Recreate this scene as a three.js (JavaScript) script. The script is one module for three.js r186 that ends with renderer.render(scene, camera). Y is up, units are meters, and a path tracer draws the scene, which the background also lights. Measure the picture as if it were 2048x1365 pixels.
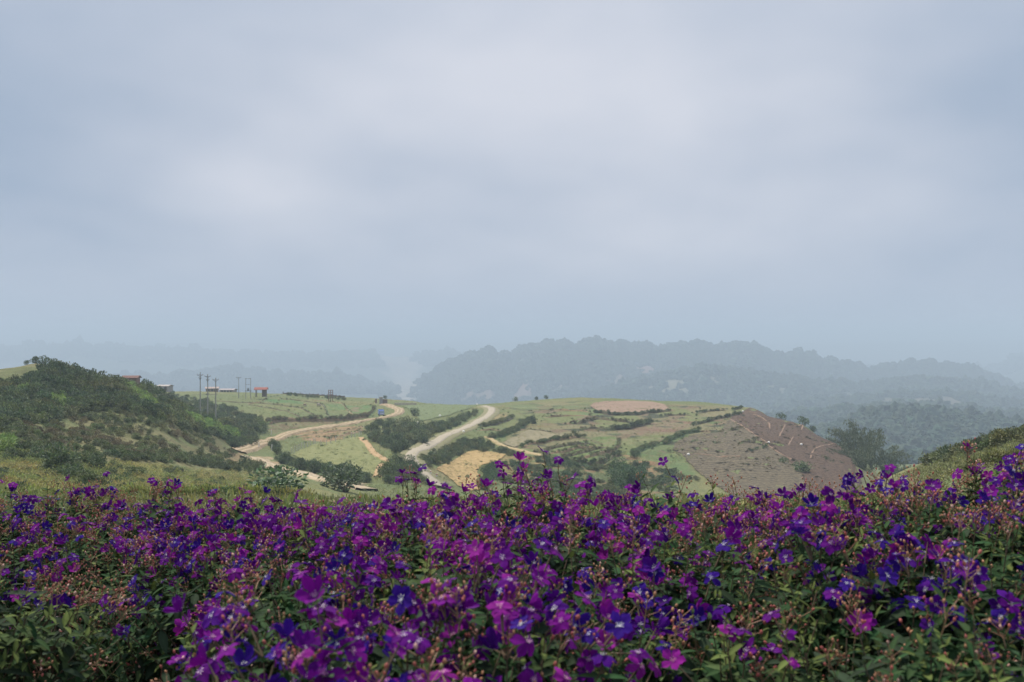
import * as THREE from 'three';
import { mergeGeometries } from 'three/addons/utils/BufferGeometryUtils.js';
import { createNoise2D, createNoise3D } from 'simplex-noise';

// ---------------------------------------------------------------- camera, sky, sun, exposure
const F = 1991, CX = 1024, CY = 682.5;                       // focal length and centre in the photograph's pixels
const scene = new THREE.Scene();
const camera = new THREE.PerspectiveCamera(2 * Math.atan(CY / F) * 180 / Math.PI, 1.5, 0.2, 40000);
camera.position.set(0, 0, 0); camera.lookAt(0, 0, -1);
camera.focus = 12; camera.userData.fStop = 5.6;
const renderer = new THREE.WebGLRenderer({ antialias: true });
renderer.toneMapping = THREE.LinearToneMapping; renderer.toneMappingExposure = 1.12;
renderer.shadowMap.enabled = true;

function mulberry(a) { return () => { a |= 0; a = a + 0x6D2B79F5 | 0; let t = Math.imul(a ^ a >>> 15, 1 | a); t = t + Math.imul(t ^ t >>> 7, 61 | t) ^ t; return ((t ^ t >>> 14) >>> 0) / 4294967296; }; }
let rnd = mulberry(20240607);
const R = (a, b) => a + (b - a) * rnd();
const n2 = createNoise2D(mulberry(11)), n3 = createNoise3D(mulberry(12)), n2b = createNoise2D(mulberry(13));
const fbm2 = (x, y, o = 4) => { let s = 0, a = 0.5, t = 0; for (let i = 0; i < o; i++) { s += a * n2(x, y); t += a; x = x * 2.03 + 7.1; y = y * 2.03 - 3.7; a *= 0.5; } return s / t; };
const fbm3 = (x, y, z, o = 4) => { let s = 0, a = 0.5, t = 0; for (let i = 0; i < o; i++) { s += a * n3(x, y, z); t += a; x = x * 2.03 + 5.1; y = y * 2.03; z = z * 2.03 - 3.7; a *= 0.5; } return s / t; };
const sst = (a, b, x) => { const t = Math.min(1, Math.max(0, (x - a) / (b - a))); return t * t * (3 - 2 * t); };
const mix = (a, b, t) => a + (b - a) * t;

{ // overcast sky: a thin, uneven cloud sheet, brighter overhead
  const W = 1024, H = 512, data = new Float32Array(W * H * 4);
  for (let r = 0; r < H; r++) {
    const up = ((r + 0.5) / H - 0.5) * Math.PI, sy = Math.sin(up), e = up * 180 / Math.PI;
    for (let c = 0; c < W; c++) {
      const ro = ((c + 0.5) / W - 0.5) * 2 * Math.PI, x = Math.cos(ro) * Math.cos(up), z = Math.sin(ro) * Math.cos(up);
      let az = (ro + Math.PI / 2) * 180 / Math.PI; if (az > 180) az -= 360;
      const k = 1 / (Math.max(sy, 0) + 0.28);
      const broad = fbm3(x * 1.6 * k + 3, sy * 2.4, z * 1.6 * k, 3), fine = fbm3(x * 3.4 * k, sy * 7, z * 3.4 * k + 9, 4);
      const g = (a, b, sa, sb) => Math.exp(-(((az - a) / sa) ** 2) - (((e - b) / sb) ** 2));
      let cl = 0.54 + 0.16 * broad + 0.10 * fine;                                       // how much bright cloud
      cl += 0.34 * g(-14, 8.8, 5, 2.6) + 0.22 * g(-2, 15, 14, 5) + 0.28 * g(11, 6.2, 8, 2.6) + 0.16 * g(12, 15, 10, 5) + 0.2 * g(2, 13, 12, 8) - 0.32 * g(-28, 11, 9, 12) - 0.28 * g(29, 14, 6, 9) - 0.1 * g(2, 9.5, 9, 2.6) - 0.10 * g(25, 2, 10, 4);
      cl = Math.min(1, Math.max(0, cl)) * sst(-1, 6, e) + 0.46 * (1 - sst(-1, 6, e));
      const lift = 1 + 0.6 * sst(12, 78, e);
      const lo = [0.28, 0.364, 0.492], hi = [0.605, 0.63, 0.705], o = (r * W + c) * 4;
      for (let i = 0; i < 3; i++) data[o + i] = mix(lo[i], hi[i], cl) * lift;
      data[o + 3] = 1;
    }
  }
  const t = new THREE.DataTexture(data, W, H, THREE.RGBAFormat, THREE.FloatType);
  t.magFilter = THREE.LinearFilter; t.mapping = THREE.EquirectangularReflectionMapping; t.needsUpdate = true;
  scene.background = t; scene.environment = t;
}
const sun = new THREE.DirectionalLight(new THREE.Color(1, 0.91, 0.76), 4.6);
sun.position.set(-260, 620, -330 - 60); sun.target.position.set(0, 0, -200); scene.add(sun.target);
sun.castShadow = true; sun.shadow.radius = 6; sun.shadow.mapSize.set(4096, 4096);
Object.assign(sun.shadow.camera, { left: -600, right: 600, top: 600, bottom: -600, near: 1, far: 2000 });
scene.add(sun);
scene.fog = new THREE.FogExp2(new THREE.Color(0.68, 0.84, 1.0), 0.00033);

// ---------------------------------------------------------------- helpers
const names = new Map();
function numbered(n) { const k = names.get(n) || 0; names.set(n, k + 1); return k ? n + '_' + String(k).padStart(3, '0') : n; }
function tag(o, label, category, group, kind) { if (label) o.userData.label = label; if (category) o.userData.category = category; if (group) o.userData.group = group; if (kind) o.userData.kind = kind; return o; }
function shadowed(m) { m.castShadow = true; m.receiveShadow = true; return m; }
function top(name, geo, mat) { const m = shadowed(new THREE.Mesh(geo, mat)); m.name = numbered(name); scene.add(m); return m; }
function part(parent, name, geo, mat) { const m = shadowed(new THREE.Mesh(geo, mat)); m.name = name; parent.add(m); return m; }
function group(name, p, turn = 0) { const g = new THREE.Group(); g.name = numbered(name); g.position.copy(p); g.rotation.y = turn; scene.add(g); return g; }
const V = (x, y, z) => new THREE.Vector3(x, y, z);
const lin = (r, g, b) => new THREE.Color().setRGB(r, g, b);
const std = (r, g, b, rough = 0.9, extra = {}) => new THREE.MeshStandardMaterial({ color: lin(r, g, b), roughness: rough, side: THREE.DoubleSide, ...extra });
function geoOf(pos, idx, col, uv) {
  const g = new THREE.BufferGeometry();
  g.setAttribute('position', new THREE.Float32BufferAttribute(pos, 3));
  if (col) g.setAttribute('color', new THREE.Float32BufferAttribute(col, 3));
  if (uv) g.setAttribute('uv', new THREE.Float32BufferAttribute(uv, 2));
  g.setIndex(idx); g.computeVertexNormals(); return g;
}
function box(w, h, d, x = 0, y = 0, z = 0) { const g = new THREE.BoxGeometry(w, h, d); g.translate(x, y, z); return g; }
function rod(a, b, r0, r1 = r0, n = 6) {
  const v = b.clone().sub(a), g = new THREE.CylinderGeometry(r1, r0, v.length(), n, 1, false);
  g.applyQuaternion(new THREE.Quaternion().setFromUnitVectors(V(0, 1, 0), v.normalize())); g.translate((a.x + b.x) / 2, (a.y + b.y) / 2, (a.z + b.z) / 2); return g;
}
const M4 = new THREE.Matrix4(), Q = new THREE.Quaternion(), UPV = V(0, 1, 0);

// ---------------------------------------------------------------- the lie of the land, as heights by bearing and distance
function pchip(xs, ys) {
  const n = xs.length, h = [], s = [], m = new Array(n);
  for (let i = 0; i < n - 1; i++) { h.push(xs[i + 1] - xs[i]); s.push((ys[i + 1] - ys[i]) / h[i]); }
  m[0] = s[0]; m[n - 1] = s[n - 2];
  for (let i = 1; i < n - 1; i++) m[i] = s[i - 1] * s[i] <= 0 ? 0 : 3 * (h[i - 1] + h[i]) / ((2 * h[i] + h[i - 1]) / s[i - 1] + (h[i] + 2 * h[i - 1]) / s[i]);
  return (x) => {
    if (x <= xs[0]) return ys[0]; if (x >= xs[n - 1]) return ys[n - 1];
    let i = 0; while (x > xs[i + 1]) i++;
    const t = (x - xs[i]) / h[i], t2 = t * t, t3 = t2 * t;
    return (2 * t3 - 3 * t2 + 1) * ys[i] + (t3 - 2 * t2 + t) * h[i] * m[i] + (-2 * t3 + 3 * t2) * ys[i + 1] + (t3 - t2) * h[i] * m[i + 1];
  };
}
const DROWS = [40, 60, 80, 100, 130, 160, 190, 220, 250, 280, 310, 345, 385, 430, 480, 540];
// sight lines down to the ground at those distances, bearing by bearing
const SIGHT = {
  '-500': [1000, 985, 955, 922, 880, 838, 790, 752, 770, 785, 795, 800, 800, 800, 800, 800],
  '0': [1000, 985, 958, 925, 880, 835, 782, 738, 755, 775, 790, 800, 800, 800, 800, 800],
  '75': [1003, 990, 963, 932, 892, 850, 798, 728, 752, 775, 790, 800, 800, 800, 800, 800],
  '150': [1005, 995, 970, 940, 905, 868, 820, 747, 762, 782, 795, 800, 800, 800, 795, 790],
  '300': [1005, 1000, 980, 960, 930, 895, 850, 800, 783, 795, 805, 812, 815, 803, 790, 783],
  '400': [1005, 1000, 985, 972, 955, 935, 910, 880, 848, 830, 838, 842, 826, 808, 791, 784],
  '480': [1008, 1003, 990, 978, 962, 950, 938, 925, 908, 872, 852, 846, 828, 810, 795, 786],
  '540': [1010, 1006, 998, 985, 970, 958, 948, 938, 915, 893, 868, 846, 829, 812, 797, 787],
  '620': [1012, 1008, 1002, 990, 978, 966, 956, 943, 918, 893, 870, 850, 832, 815, 801, 791],
  '720': [1015, 1012, 1008, 1004, 998, 988, 972, 948, 918, 895, 872, 855, 838, 822, 806, 796],
  '820': [1018, 1016, 1014, 1012, 1010, 1002, 985, 950, 918, 893, 873, 853, 835, 820, 808, 803],
  '930': [1022, 1020, 1020, 1018, 1016, 1012, 1003, 978, 942, 915, 880, 853, 838, 820, 811, 840],
  '1050': [1030, 1030, 1030, 1030, 1026, 1020, 1010, 985, 948, 908, 882, 860, 840, 820, 804, 814],
  '1180': [1035, 1040, 1040, 1040, 1035, 1030, 1022, 995, 955, 914, 888, 865, 843, 818, 798, 806],
  '1300': [1030, 1040, 1040, 1040, 1040, 1035, 1025, 1002, 967, 930, 895, 868, 845, 822, 804, 812],
  '1400': [1030, 1035, 1035, 1035, 1035, 1030, 1022, 1002, 970, 930, 898, 868, 843, 822, 807, 818],
  '1500': [1025, 1030, 1030, 1030, 1030, 1028, 1020, 998, 965, 925, 893, 863, 838, 820, 816, 850],
  '1600': [1020, 1020, 1020, 1020, 1020, 1020, 1015, 1000, 968, 935, 905, 872, 850, 885, 920, 950],
  '1690': [1010, 1010, 1005, 1000, 1000, 1005, 1010, 1000, 975, 948, 918, 896, 925, 950, 970, 990],
  '1800': [990, 978, 965, 952, 946, 955, 975, 990, 988, 980, 975, 975, 985, 1000, 1010, 1015],
  '1860': [975, 958, 944, 932, 928, 945, 970, 990, 990, 985, 980, 980, 990, 1000, 1010, 1015],
  '1920': [955, 940, 926, 914, 910, 935, 965, 990, 992, 988, 985, 985, 990, 1000, 1010, 1015],
  '2048': [925, 905, 890, 878, 873, 905, 945, 980, 990, 990, 988, 988, 992, 1000, 1010, 1015],
  '2500': [900, 880, 865, 850, 840, 870, 920, 960, 980, 985, 988, 988, 992, 1000, 1010, 1015],
};
const UCOLS = Object.keys(SIGHT).map(Number).sort((a, b) => a - b);
const GD = [], GU = [];                                            // fine table of heights
for (let d = 0; d < 60; d += 2) GD.push(d); for (let d = 60; d <= 760; d += 3) GD.push(d);
for (let u = -900; u <= 2900; u += 12) GU.push(u);
const TAB = new Float32Array(GD.length * GU.length);
{
  const cols = UCOLS.map((u) => {
    const ys = SIGHT[String(u)], ds = [0, 3, 6, 10, 20, ...DROWS, 620, 760], hs = [-1.75, -1.75, -1.86, -2.15, -3.5, ...ys.map((y, i) => -(y - CY) / F * DROWS[i]), -78, -112];
    return pchip(ds, hs);
  });
  GD.forEach((d, i) => { const f = pchip(UCOLS, cols.map((c) => c(d))); GU.forEach((u, j) => { TAB[i * GU.length + j] = f(u); }); });
}
const dIdx = (d) => d < 60 ? d / 2 : 30 + (d - 60) / 3;
function hUD(u, d) {
  const a = Math.min(GD.length - 1.001, Math.max(0, dIdx(d))), b = Math.min(GU.length - 1.001, Math.max(0, (u + 900) / 12)), i = a | 0, j = b | 0, s = a - i, t = b - j, n = GU.length, o = i * n + j;
  return (TAB[o] * (1 - t) + TAB[o + 1] * t) * (1 - s) + (TAB[o + n] * (1 - t) + TAB[o + n + 1] * t) * s;
}
const STEP = 0.95;
function steps(x, z, u, d) { return sst(975, 1040, u) * (1 - sst(1440, 1490, u)) * sst(262, 285, d) * (1 - sst(455, 475, d)); }
const stepAt = (h, x, z) => (h + 0.9 * n2(x * 0.011 + 5, z * 0.008) + 0.25 * n2b(x * 0.05, z * 0.05)) / STEP;
function H(x, z) {
  const d = Math.max(0.01, -z), u = CX + F * x / d, s = sst(30, 80, d), k = steps(x, z, u, d);
  let h0 = hUD(u, d);
  if (k > 0) { const q = stepAt(h0, x, z), f = q - Math.floor(q); h0 += k * STEP * (sst(0.72, 1, f) - f) * 0.9; }
  return h0 + s * (1 - 0.75 * k) * (0.45 * fbm2(x * 0.035, z * 0.035, 3) + 0.14 * n2b(x * 0.2, z * 0.2)) + (1 - s) * 0.04 * n2b(x * 0.9, z * 0.9);
}
const at = (u, y, d) => V((u - CX) / F * d, -(y - CY) / F * d, -d);
function ground(u, y, d0 = 42) {                                       // where the sight line through that point meets the land
  let p = d0;
  for (let d = d0; d < 640; d += 2) {
    const h = H((u - CX) / F * d, -d), r = -(y - CY) / F * d;
    if (h >= r) { let a = p, b = d; for (let k = 0; k < 12; k++) { const m = (a + b) / 2; if (H((u - CX) / F * m, -m) >= -(y - CY) / F * m) b = m; else a = m; } const x = (u - CX) / F * b; return V(x, H(x, -b), -b); }
    p = d;
  }
  return null;
}
const crestAt = (u, d0, d1) => { let best = null; for (let d = d0; d < d1; d += 2) { const x = (u - CX) / F * d, h = H(x, -d), y = CY - h / d * F; if (!best || y < best.y) best = { y, p: V(x, h, -d) }; } return best.p; };
const inPoly = (x, y, P) => { let c = false; for (let i = 0, j = P.length - 1; i < P.length; j = i++) if ((P[i][1] > y) !== (P[j][1] > y) && x < (P[j][0] - P[i][0]) * (y - P[i][1]) / (P[j][1] - P[i][1]) + P[i][0]) c = !c; return c; };
const z3 = (P, k, ox, oy) => P.map(([x, y]) => [x / k + ox, y / k + oy]);   // marks noted on enlarged views of the survey photograph
const zA = (P) => z3(P, 3.657, 0, 680), zB = (P) => z3(P, 5.689, 360, 720), zC = (P) => z3(P, 5.12, 460, 760), zD = (P) => z3(P, 5.12, 720, 760), zE = (P) => z3(P, 5.12, 1000, 770), zF = (P) => z3(P, 4.571, 1300, 770);
function trail(P, step = 3, d0 = 42) {                                 // a smooth path over the land through those points
  const w = P.map(([u, y]) => ground(u, y, d0)).filter(Boolean); if (w.length < 2) return [];
  const c = new THREE.CatmullRomCurve3(w.map((p) => V(p.x, 0, p.z)), false, 'centripetal'), n = Math.max(2, Math.ceil(c.getLength() / step));
  return c.getSpacedPoints(n).map((p) => V(p.x, H(p.x, p.z), p.z));
}

// ---------------------------------------------------------------- ground cover map, seen from above
const MX0 = -330, MX1 = 330, MZ0 = -560, MZ1 = -20, MS = 2048;
const FIELDS = {
  tan: zD([[770, 920], [950, 840], [1080, 752], [1180, 730], [1300, 735], [1500, 770], [1420, 830], [1250, 880], [1195, 930], [1210, 980], [1290, 1060], [1230, 1130], [1130, 1140], [1000, 1090], [900, 1000], [830, 950]]),
  grey: zE([[20, 600], [290, 465], [500, 490], [740, 525], [800, 537], [600, 565], [300, 600], [130, 645]]),
  round: zE([[920, 222], [965, 190], [1080, 172], [1300, 168], [1550, 176], [1680, 202], [1740, 255], [1640, 276], [1500, 285], [1300, 287], [1100, 285], [1000, 265]]),
  fenced: zC([[630, 770], [850, 670], [1090, 625], [1300, 590], [1370, 610], [1420, 690], [1500, 770], [1640, 850], [1560, 870], [1510, 1000], [1400, 960], [1200, 900], [1000, 870], [760, 830]]),
  red: zF([[830, 262], [930, 198], [1060, 220], [1250, 282], [1420, 356], [1600, 418], [1720, 488], [1808, 556], [1840, 660], [1905, 800], [1990, 1060], [1480, 1060], [1380, 800], [1200, 640], [960, 460], [730, 310]]),
  brown: zF([[330, 700], [300, 640], [200, 600], [250, 520], [400, 460], [640, 440], [730, 312], [960, 462], [1200, 642], [1380, 802], [1480, 1058], [1150, 1070], [800, 1040], [560, 900], [440, 800]]),
  upper: zD([[430, 270], [800, 250], [1100, 262], [1150, 285], [900, 370], [620, 430], [560, 350], [470, 290]]),
};
const groundMap = (() => {
  const cv = document.createElement('canvas'); cv.width = cv.height = MS; const ctx = cv.getContext('2d');
  const im = ctx.createImageData(MS, MS), d = im.data, enc = (c) => 255 * (c <= 0.0031308 ? c * 12.92 : 1.055 * Math.pow(c, 1 / 2.4) - 0.055);
  for (let j = 0; j < MS; j++) for (let i = 0; i < MS; i++) {
    const x = MX0 + (i + 0.5) / MS * (MX1 - MX0), z = MZ0 + (j + 0.5) / MS * (MZ1 - MZ0), dep = -z, u = CX + F * x / dep;
    const a = fbm2(x * 0.012, z * 0.012, 3), b = fbm2(x * 0.07 + 40, z * 0.07, 3), c = n2b(x * 0.55, z * 0.55), e = n2b(x * 1.5, z * 1.5);
    let r = 0.13, g = 0.155, bl = 0.058;                              // olive pasture
    const dry = sst(-0.2, 0.6, a + 0.5 * b); r = mix(r, 0.172, dry); g = mix(g, 0.17, dry); bl = mix(bl, 0.07, dry);
    const lush = sst(0.1, 0.6, b - 0.3 * a) * 0.6; r = mix(r, 0.095, lush); g = mix(g, 0.135, lush); bl = mix(bl, 0.05, lush);
    const hill = (1 - sst(430, 560, u)) * sst(90, 130, dep) * (1 - sst(255, 290, dep)); // scrubby hillside on the left
    const wood = hill * sst(-0.35, 0.25, b + 0.4 * a + 0.25); r = mix(r, 0.15, wood); g = mix(g, 0.142, wood); bl = mix(bl, 0.062, wood);
    const gully = sst(960, 1080, u) * (1 - sst(1330, 1420, u)) * (1 - sst(272, 292, dep)); // red green slope under the terraces
    const er = gully * sst(0.0, 0.5, b + 0.4 * c); r = mix(r, 0.2, er * 0.8); g = mix(g, 0.125, er * 0.8); bl = mix(bl, 0.07, er * 0.8);
    const gl = gully * (1 - er) * 0.7; r = mix(r, 0.075, gl); g = mix(g, 0.12, gl); bl = mix(bl, 0.05, gl);
    const tk = steps(x, z, u, dep);
    if (tk > 0) {
      const q = stepAt(hUD(u, dep), x, z), n = Math.floor(q), f = q - n, v = n2(n * 7.3, Math.floor(x / 26 + 0.4 * n2b(x * 0.03, n)) * 3.1), t = tk * 0.8;
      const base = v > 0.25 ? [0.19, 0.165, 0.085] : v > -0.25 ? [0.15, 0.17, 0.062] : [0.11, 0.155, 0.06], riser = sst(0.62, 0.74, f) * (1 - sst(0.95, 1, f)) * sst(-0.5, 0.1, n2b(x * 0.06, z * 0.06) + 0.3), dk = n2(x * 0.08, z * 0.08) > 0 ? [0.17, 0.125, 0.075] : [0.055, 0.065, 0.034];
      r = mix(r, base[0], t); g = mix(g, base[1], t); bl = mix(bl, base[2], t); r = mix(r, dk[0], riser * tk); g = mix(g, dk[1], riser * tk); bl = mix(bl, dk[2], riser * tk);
    }
    const s = 1 + 0.16 * c + 0.14 * e + 0.1 * b, o = (j * MS + i) * 4;
    d[o] = enc(r * s); d[o + 1] = enc(g * s); d[o + 2] = enc(bl * s); d[o + 3] = 255;
  }
  ctx.putImageData(im, 0, 0);
  const css = (r, g, b, a = 1) => `rgba(${enc(r) | 0},${enc(g) | 0},${enc(b) | 0},${a})`;
  const P = (w) => [(w.x - MX0) / (MX1 - MX0) * MS, (w.z - MZ0) / (MZ1 - MZ0) * MS];
  function blot(poly, n, r0, r1, col, alpha) {                          // a loose patch of many small strokes, so that its edge stays ragged
    const xs = poly.map((p) => p[0]), ys = poly.map((p) => p[1]);
    for (let k = 0, c = 0; k < n * 6 && c < n; k++) {
      const u = R(Math.min(...xs), Math.max(...xs)), y = R(Math.min(...ys), Math.max(...ys)); if (!inPoly(u, y, poly)) continue; c++;
      const w = ground(u, y); if (!w) continue; const [px, py] = P(w), s = R(0.8, 1.25);
      ctx.fillStyle = css(col[0] * s, col[1] * s, col[2] * s, alpha); ctx.beginPath(); ctx.ellipse(px, py, R(r0, r1), R(r0, r1) * 1.6, R(0, 3), 0, 7); ctx.fill();
    }
  }
  function line(poly, wid, col, alpha, wob = 1) {
    const t = trail(poly, 2); 
    for (let i = 0; i < t.length - 1; i++) { const a = P(t[i]), b = P(t[i + 1]); ctx.strokeStyle = css(col[0], col[1], col[2], alpha * R(0.55, 1)); ctx.lineWidth = wid * R(0.6, 1.4); ctx.lineCap = 'round'; ctx.beginPath(); ctx.moveTo(a[0] + R(-wob, wob), a[1] + R(-wob, wob)); ctx.lineTo(b[0] + R(-wob, wob), b[1] + R(-wob, wob)); ctx.stroke(); }
  }
  const earth = [0.34, 0.22, 0.12], green = [0.085, 0.17, 0.055], straw = [0.24, 0.19, 0.09], dark = [0.07, 0.07, 0.045];
  blot(zC([[0, 240], [800, 260], [1400, 300], [1380, 400], [600, 420], [100, 300]]), 260, 4, 12, [0.13, 0.16, 0.055], 0.25);
  blot(zC([[380, 195], [700, 215], [740, 245], [420, 235]]), 160, 2, 6, green, 0.35); blot(zC([[1000, 250], [1150, 245], [1180, 300], [1020, 310]]), 90, 2, 6, green, 0.3);
  blot(zC([[1170, 265], [1460, 265], [1430, 340], [1270, 350]]), 110, 2, 6, green, 0.35); blot(zC([[1240, 285], [1330, 285], [1310, 330], [1250, 320]]), 50, 2, 4, [0.2, 0.14, 0.09], 0.4);
  blot(zC([[640, 550], [1300, 470], [1380, 470], [1090, 620], [980, 640], [780, 620]]), 500, 1.5, 5, [0.3, 0.19, 0.11], 0.4);   // raw earth under the dirt road
  blot(zC([[390, 440], [900, 410], [1380, 395], [1380, 420], [800, 470], [420, 560]]), 300, 1.5, 4, [0.15, 0.1, 0.06], 0.35);
  blot(zC([[0, 720], [110, 740], [140, 840], [0, 850]]), 110, 1.5, 4, [0.22, 0.16, 0.085], 0.4);
  blot(zC([[150, 790], [420, 790], [560, 900], [960, 1000], [940, 1050], [560, 960], [380, 880]]), 420, 1.2, 3.2, [0.36, 0.27, 0.17], 0.4);
  blot(zC([[1180, 1040], [1420, 1050], [1400, 1090], [1200, 1110]]), 120, 1.2, 3, [0.4, 0.32, 0.22], 0.45);
  blot(zD([[1340, 370], [1530, 330], [1500, 400], [1330, 410]]), 160, 1.5, 4, straw, 0.5);
  blot(zD([[400, 750], [1150, 400], [1280, 320], [1300, 360], [1100, 460], [560, 740]]), 280, 1.5, 4, [0.09, 0.15, 0.055], 0.4);
  blot(zD([[560, 780], [700, 880], [900, 960], [960, 1090], [820, 1010], [640, 910]]), 200, 1.5, 4, [0.2, 0.18, 0.09], 0.4);
  blot(zE([[60, 440], [280, 340], [460, 370], [700, 440], [420, 440]]), 160, 2, 5, [0.19, 0.16, 0.075], 0.35);
  blot(zE([[60, 225], [450, 205], [900, 175], [930, 260], [400, 265], [250, 300]]), 200, 2, 6, [0.14, 0.165, 0.07], 0.35);
  blot(zE([[300, 690], [700, 600], [920, 560], [1180, 500], [1200, 640], [900, 780], [500, 740]]), 420, 1.5, 5, [0.115, 0.18, 0.05], 0.35);
  blot(zE([[1230, 560], [1750, 500], [1500, 620], [1330, 700], [1180, 690]]), 260, 2, 5, [0.15, 0.175, 0.065], 0.4);
  blot(zE([[1380, 720], [1720, 660], [1900, 800], [1980, 940], [1760, 860], [1540, 770]]), 300, 1.5, 5, [0.1, 0.15, 0.055], 0.3);
  blot([[1690, 888], [1715, 880], [1790, 1000], [1640, 1010], [1690, 950]], 260, 2, 5, [0.115, 0.105, 0.06], 0.5);
  blot(zE([[1280, 720], [1450, 760], [1640, 800], [1560, 960], [1400, 960]]), 170, 1.5, 4, [0.27, 0.16, 0.09], 0.4);
  blot(zE([[1200, 470], [1560, 395], [2040, 380], [1800, 470], [1300, 530]]), 300, 1.5, 5, [0.19, 0.125, 0.085], 0.5);
  blot(zE([[0, 720], [500, 740], [560, 830], [300, 960], [0, 900]]), 420, 1.5, 4, [0.26, 0.19, 0.085], 0.35);
  blot(zA([[0, 890], [200, 900], [420, 1040], [380, 1060], [0, 1040]]), 260, 1, 2.6, [0.19, 0.13, 0.07], 0.35);
  blot(zA([[0, 220], [350, 190], [430, 230], [200, 260], [0, 330]]), 320, 1.5, 4, [0.105, 0.12, 0.045], 0.55);
  blot(zA([[720, 900], [1200, 910], [1800, 980], [2048, 1040], [2000, 1120], [1500, 1090], [1000, 1010]]), 500, 1.5, 4, [0.21, 0.205, 0.07], 0.4);
  line(zA([[195, 915], [290, 970], [345, 1015]]), 2.2, earth, 0.8); line(zA([[1250, 645], [1330, 705]]), 4, earth, 0.6); line(zA([[770, 400], [790, 460]]), 5, [0.28, 0.14, 0.07], 0.6); line(zA([[1225, 420], [1205, 520]]), 6, [0.3, 0.17, 0.09], 0.6);
  line(zC([[870, 665], [1150, 745], [1440, 830]]), 2.5, dark, 0.7);
  line(zE([[80, 240], [450, 215], [900, 175]]), 3, [0.33, 0.27, 0.14], 0.8);
  for (const L of [[[850, 250], [1160, 290], [1210, 300], [1240, 370], [1190, 470]], [[1240, 370], [1330, 380], [1400, 375]], [[740, 320], [960, 460], [1100, 560], [1300, 650]], [[950, 275], [1080, 350], [1100, 400]], [[850, 250], [890, 290], [890, 340]], [[1780, 540], [1775, 610]], [[1470, 660], [1500, 600], [1600, 560]], [[340, 645], [560, 650], [700, 655]]])
    line(zF(L), 2.2, [0.38, 0.24, 0.16], 0.5);
  const t = new THREE.CanvasTexture(cv); t.colorSpace = THREE.SRGBColorSpace; t.flipY = false; return t;
})();
function reliefTex(S, f, oct, seedOff) {
  const data = new Uint8Array(S * S * 4);
  for (let j = 0; j < S; j++) for (let i = 0; i < S; i++) {                // tileable: noise on a torus
    const a = i / S * 2 * Math.PI, b = j / S * 2 * Math.PI;
    const v = 0.5 + 0.5 * fbm3(Math.cos(a) * f + seedOff, Math.sin(a) * f + Math.cos(b) * f, Math.sin(b) * f + seedOff * 2, oct), k = Math.max(0, Math.min(255, v * 255));
    const o = (j * S + i) * 4; data[o] = data[o + 1] = data[o + 2] = k; data[o + 3] = 255;
  }
  const t = new THREE.DataTexture(data, S, S); t.magFilter = THREE.LinearFilter; t.wrapS = t.wrapT = THREE.RepeatWrapping; t.needsUpdate = true; return t;
}
const relief = reliefTex(512, 2.5, 6, 3);
const inMetres = (tex, m) => { const t = tex.clone(); t.repeat.set(1 / m, 1 / m); t.needsUpdate = true; return t; };

// land as a sheet over rows of distance and columns of bearing
function landSheet(us, ds, hgt, uvOf, colOf) {
  const pos = [], uv = [], col = [], idx = [], n = us.length;
  for (const d of ds) for (const u of us) { const x = (u - CX) / F * d, z = -d; pos.push(x, hgt(x, z), z); if (uvOf) uv.push(...uvOf(x, z)); if (colOf) col.push(...colOf(x, z)); }
  for (let i = 0; i < ds.length - 1; i++) for (let j = 0; j < n - 1; j++) { const a = i * n + j; idx.push(a, a + 1, a + n, a + 1, a + n + 1, a + n); }
  return geoOf(pos, idx, colOf && col, uvOf && uv);
}
{
  const us = [], ds = []; for (let u = -760; u <= 2800; u += 9) us.push(u);
  for (let d = 30; d < 90; d += 1) ds.push(d); for (let d = 90; d < 560; d += 1.8) ds.push(d); for (let d = 560; d <= 750; d += 10) ds.push(d);
  const g = landSheet(us, ds, H, (x, z) => [(x - MX0) / (MX1 - MX0), (z - MZ0) / (MZ1 - MZ0)]);
  const b = inMetres(relief, 1); b.repeat.set(660 / 9, 540 / 9); b.wrapS = b.wrapT = THREE.RepeatWrapping;
  const hs = top('hillside', g, new THREE.MeshStandardMaterial({ map: groundMap, bumpMap: b, bumpScale: 0.5, roughness: 1, side: THREE.DoubleSide })); hs.userData.kind = 'structure';
  tag(hs, 'rolling pasture land of green fields, scrub hill and terraces beyond the flowers');
}
{ // soil of the flower garden, under, before and behind the camera
  const pos = [], col = [], idx = [], nx = 161, nz = 141;
  for (let j = 0; j < nz; j++) for (let i = 0; i < nx; i++) {
    const x = (i / (nx - 1) - 0.5) * 90, z = 12 - j / (nz - 1) * 60, k = 0.5 + 0.5 * fbm2(x * 0.9, z * 0.9, 4), y = z > -0.5 ? -1.75 + 0.04 * n2b(x * 0.9, z * 0.9) : H(x, z);
    pos.push(x, y - 0.25 * sst(-30, -34, z), z); const gr = sst(7, 10, -z); col.push(mix(mix(0.035, 0.1, k), mix(0.07, 0.12, k), gr), mix(mix(0.035, 0.072, k), mix(0.085, 0.13, k), gr), mix(mix(0.018, 0.042, k), mix(0.04, 0.06, k), gr));
  }
  for (let j = 0; j < nz - 1; j++) for (let i = 0; i < nx - 1; i++) { const a = j * nx + i; idx.push(a, a + 1, a + nx, a + 1, a + nx + 1, a + nx); }
  const m = top('ground', geoOf(pos, idx, col), new THREE.MeshStandardMaterial({ vertexColors: true, roughness: 1, side: THREE.DoubleSide }));
  tag(m, 'dark soil of the garden under the purple bushes', null, null, 'structure');
}

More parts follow.
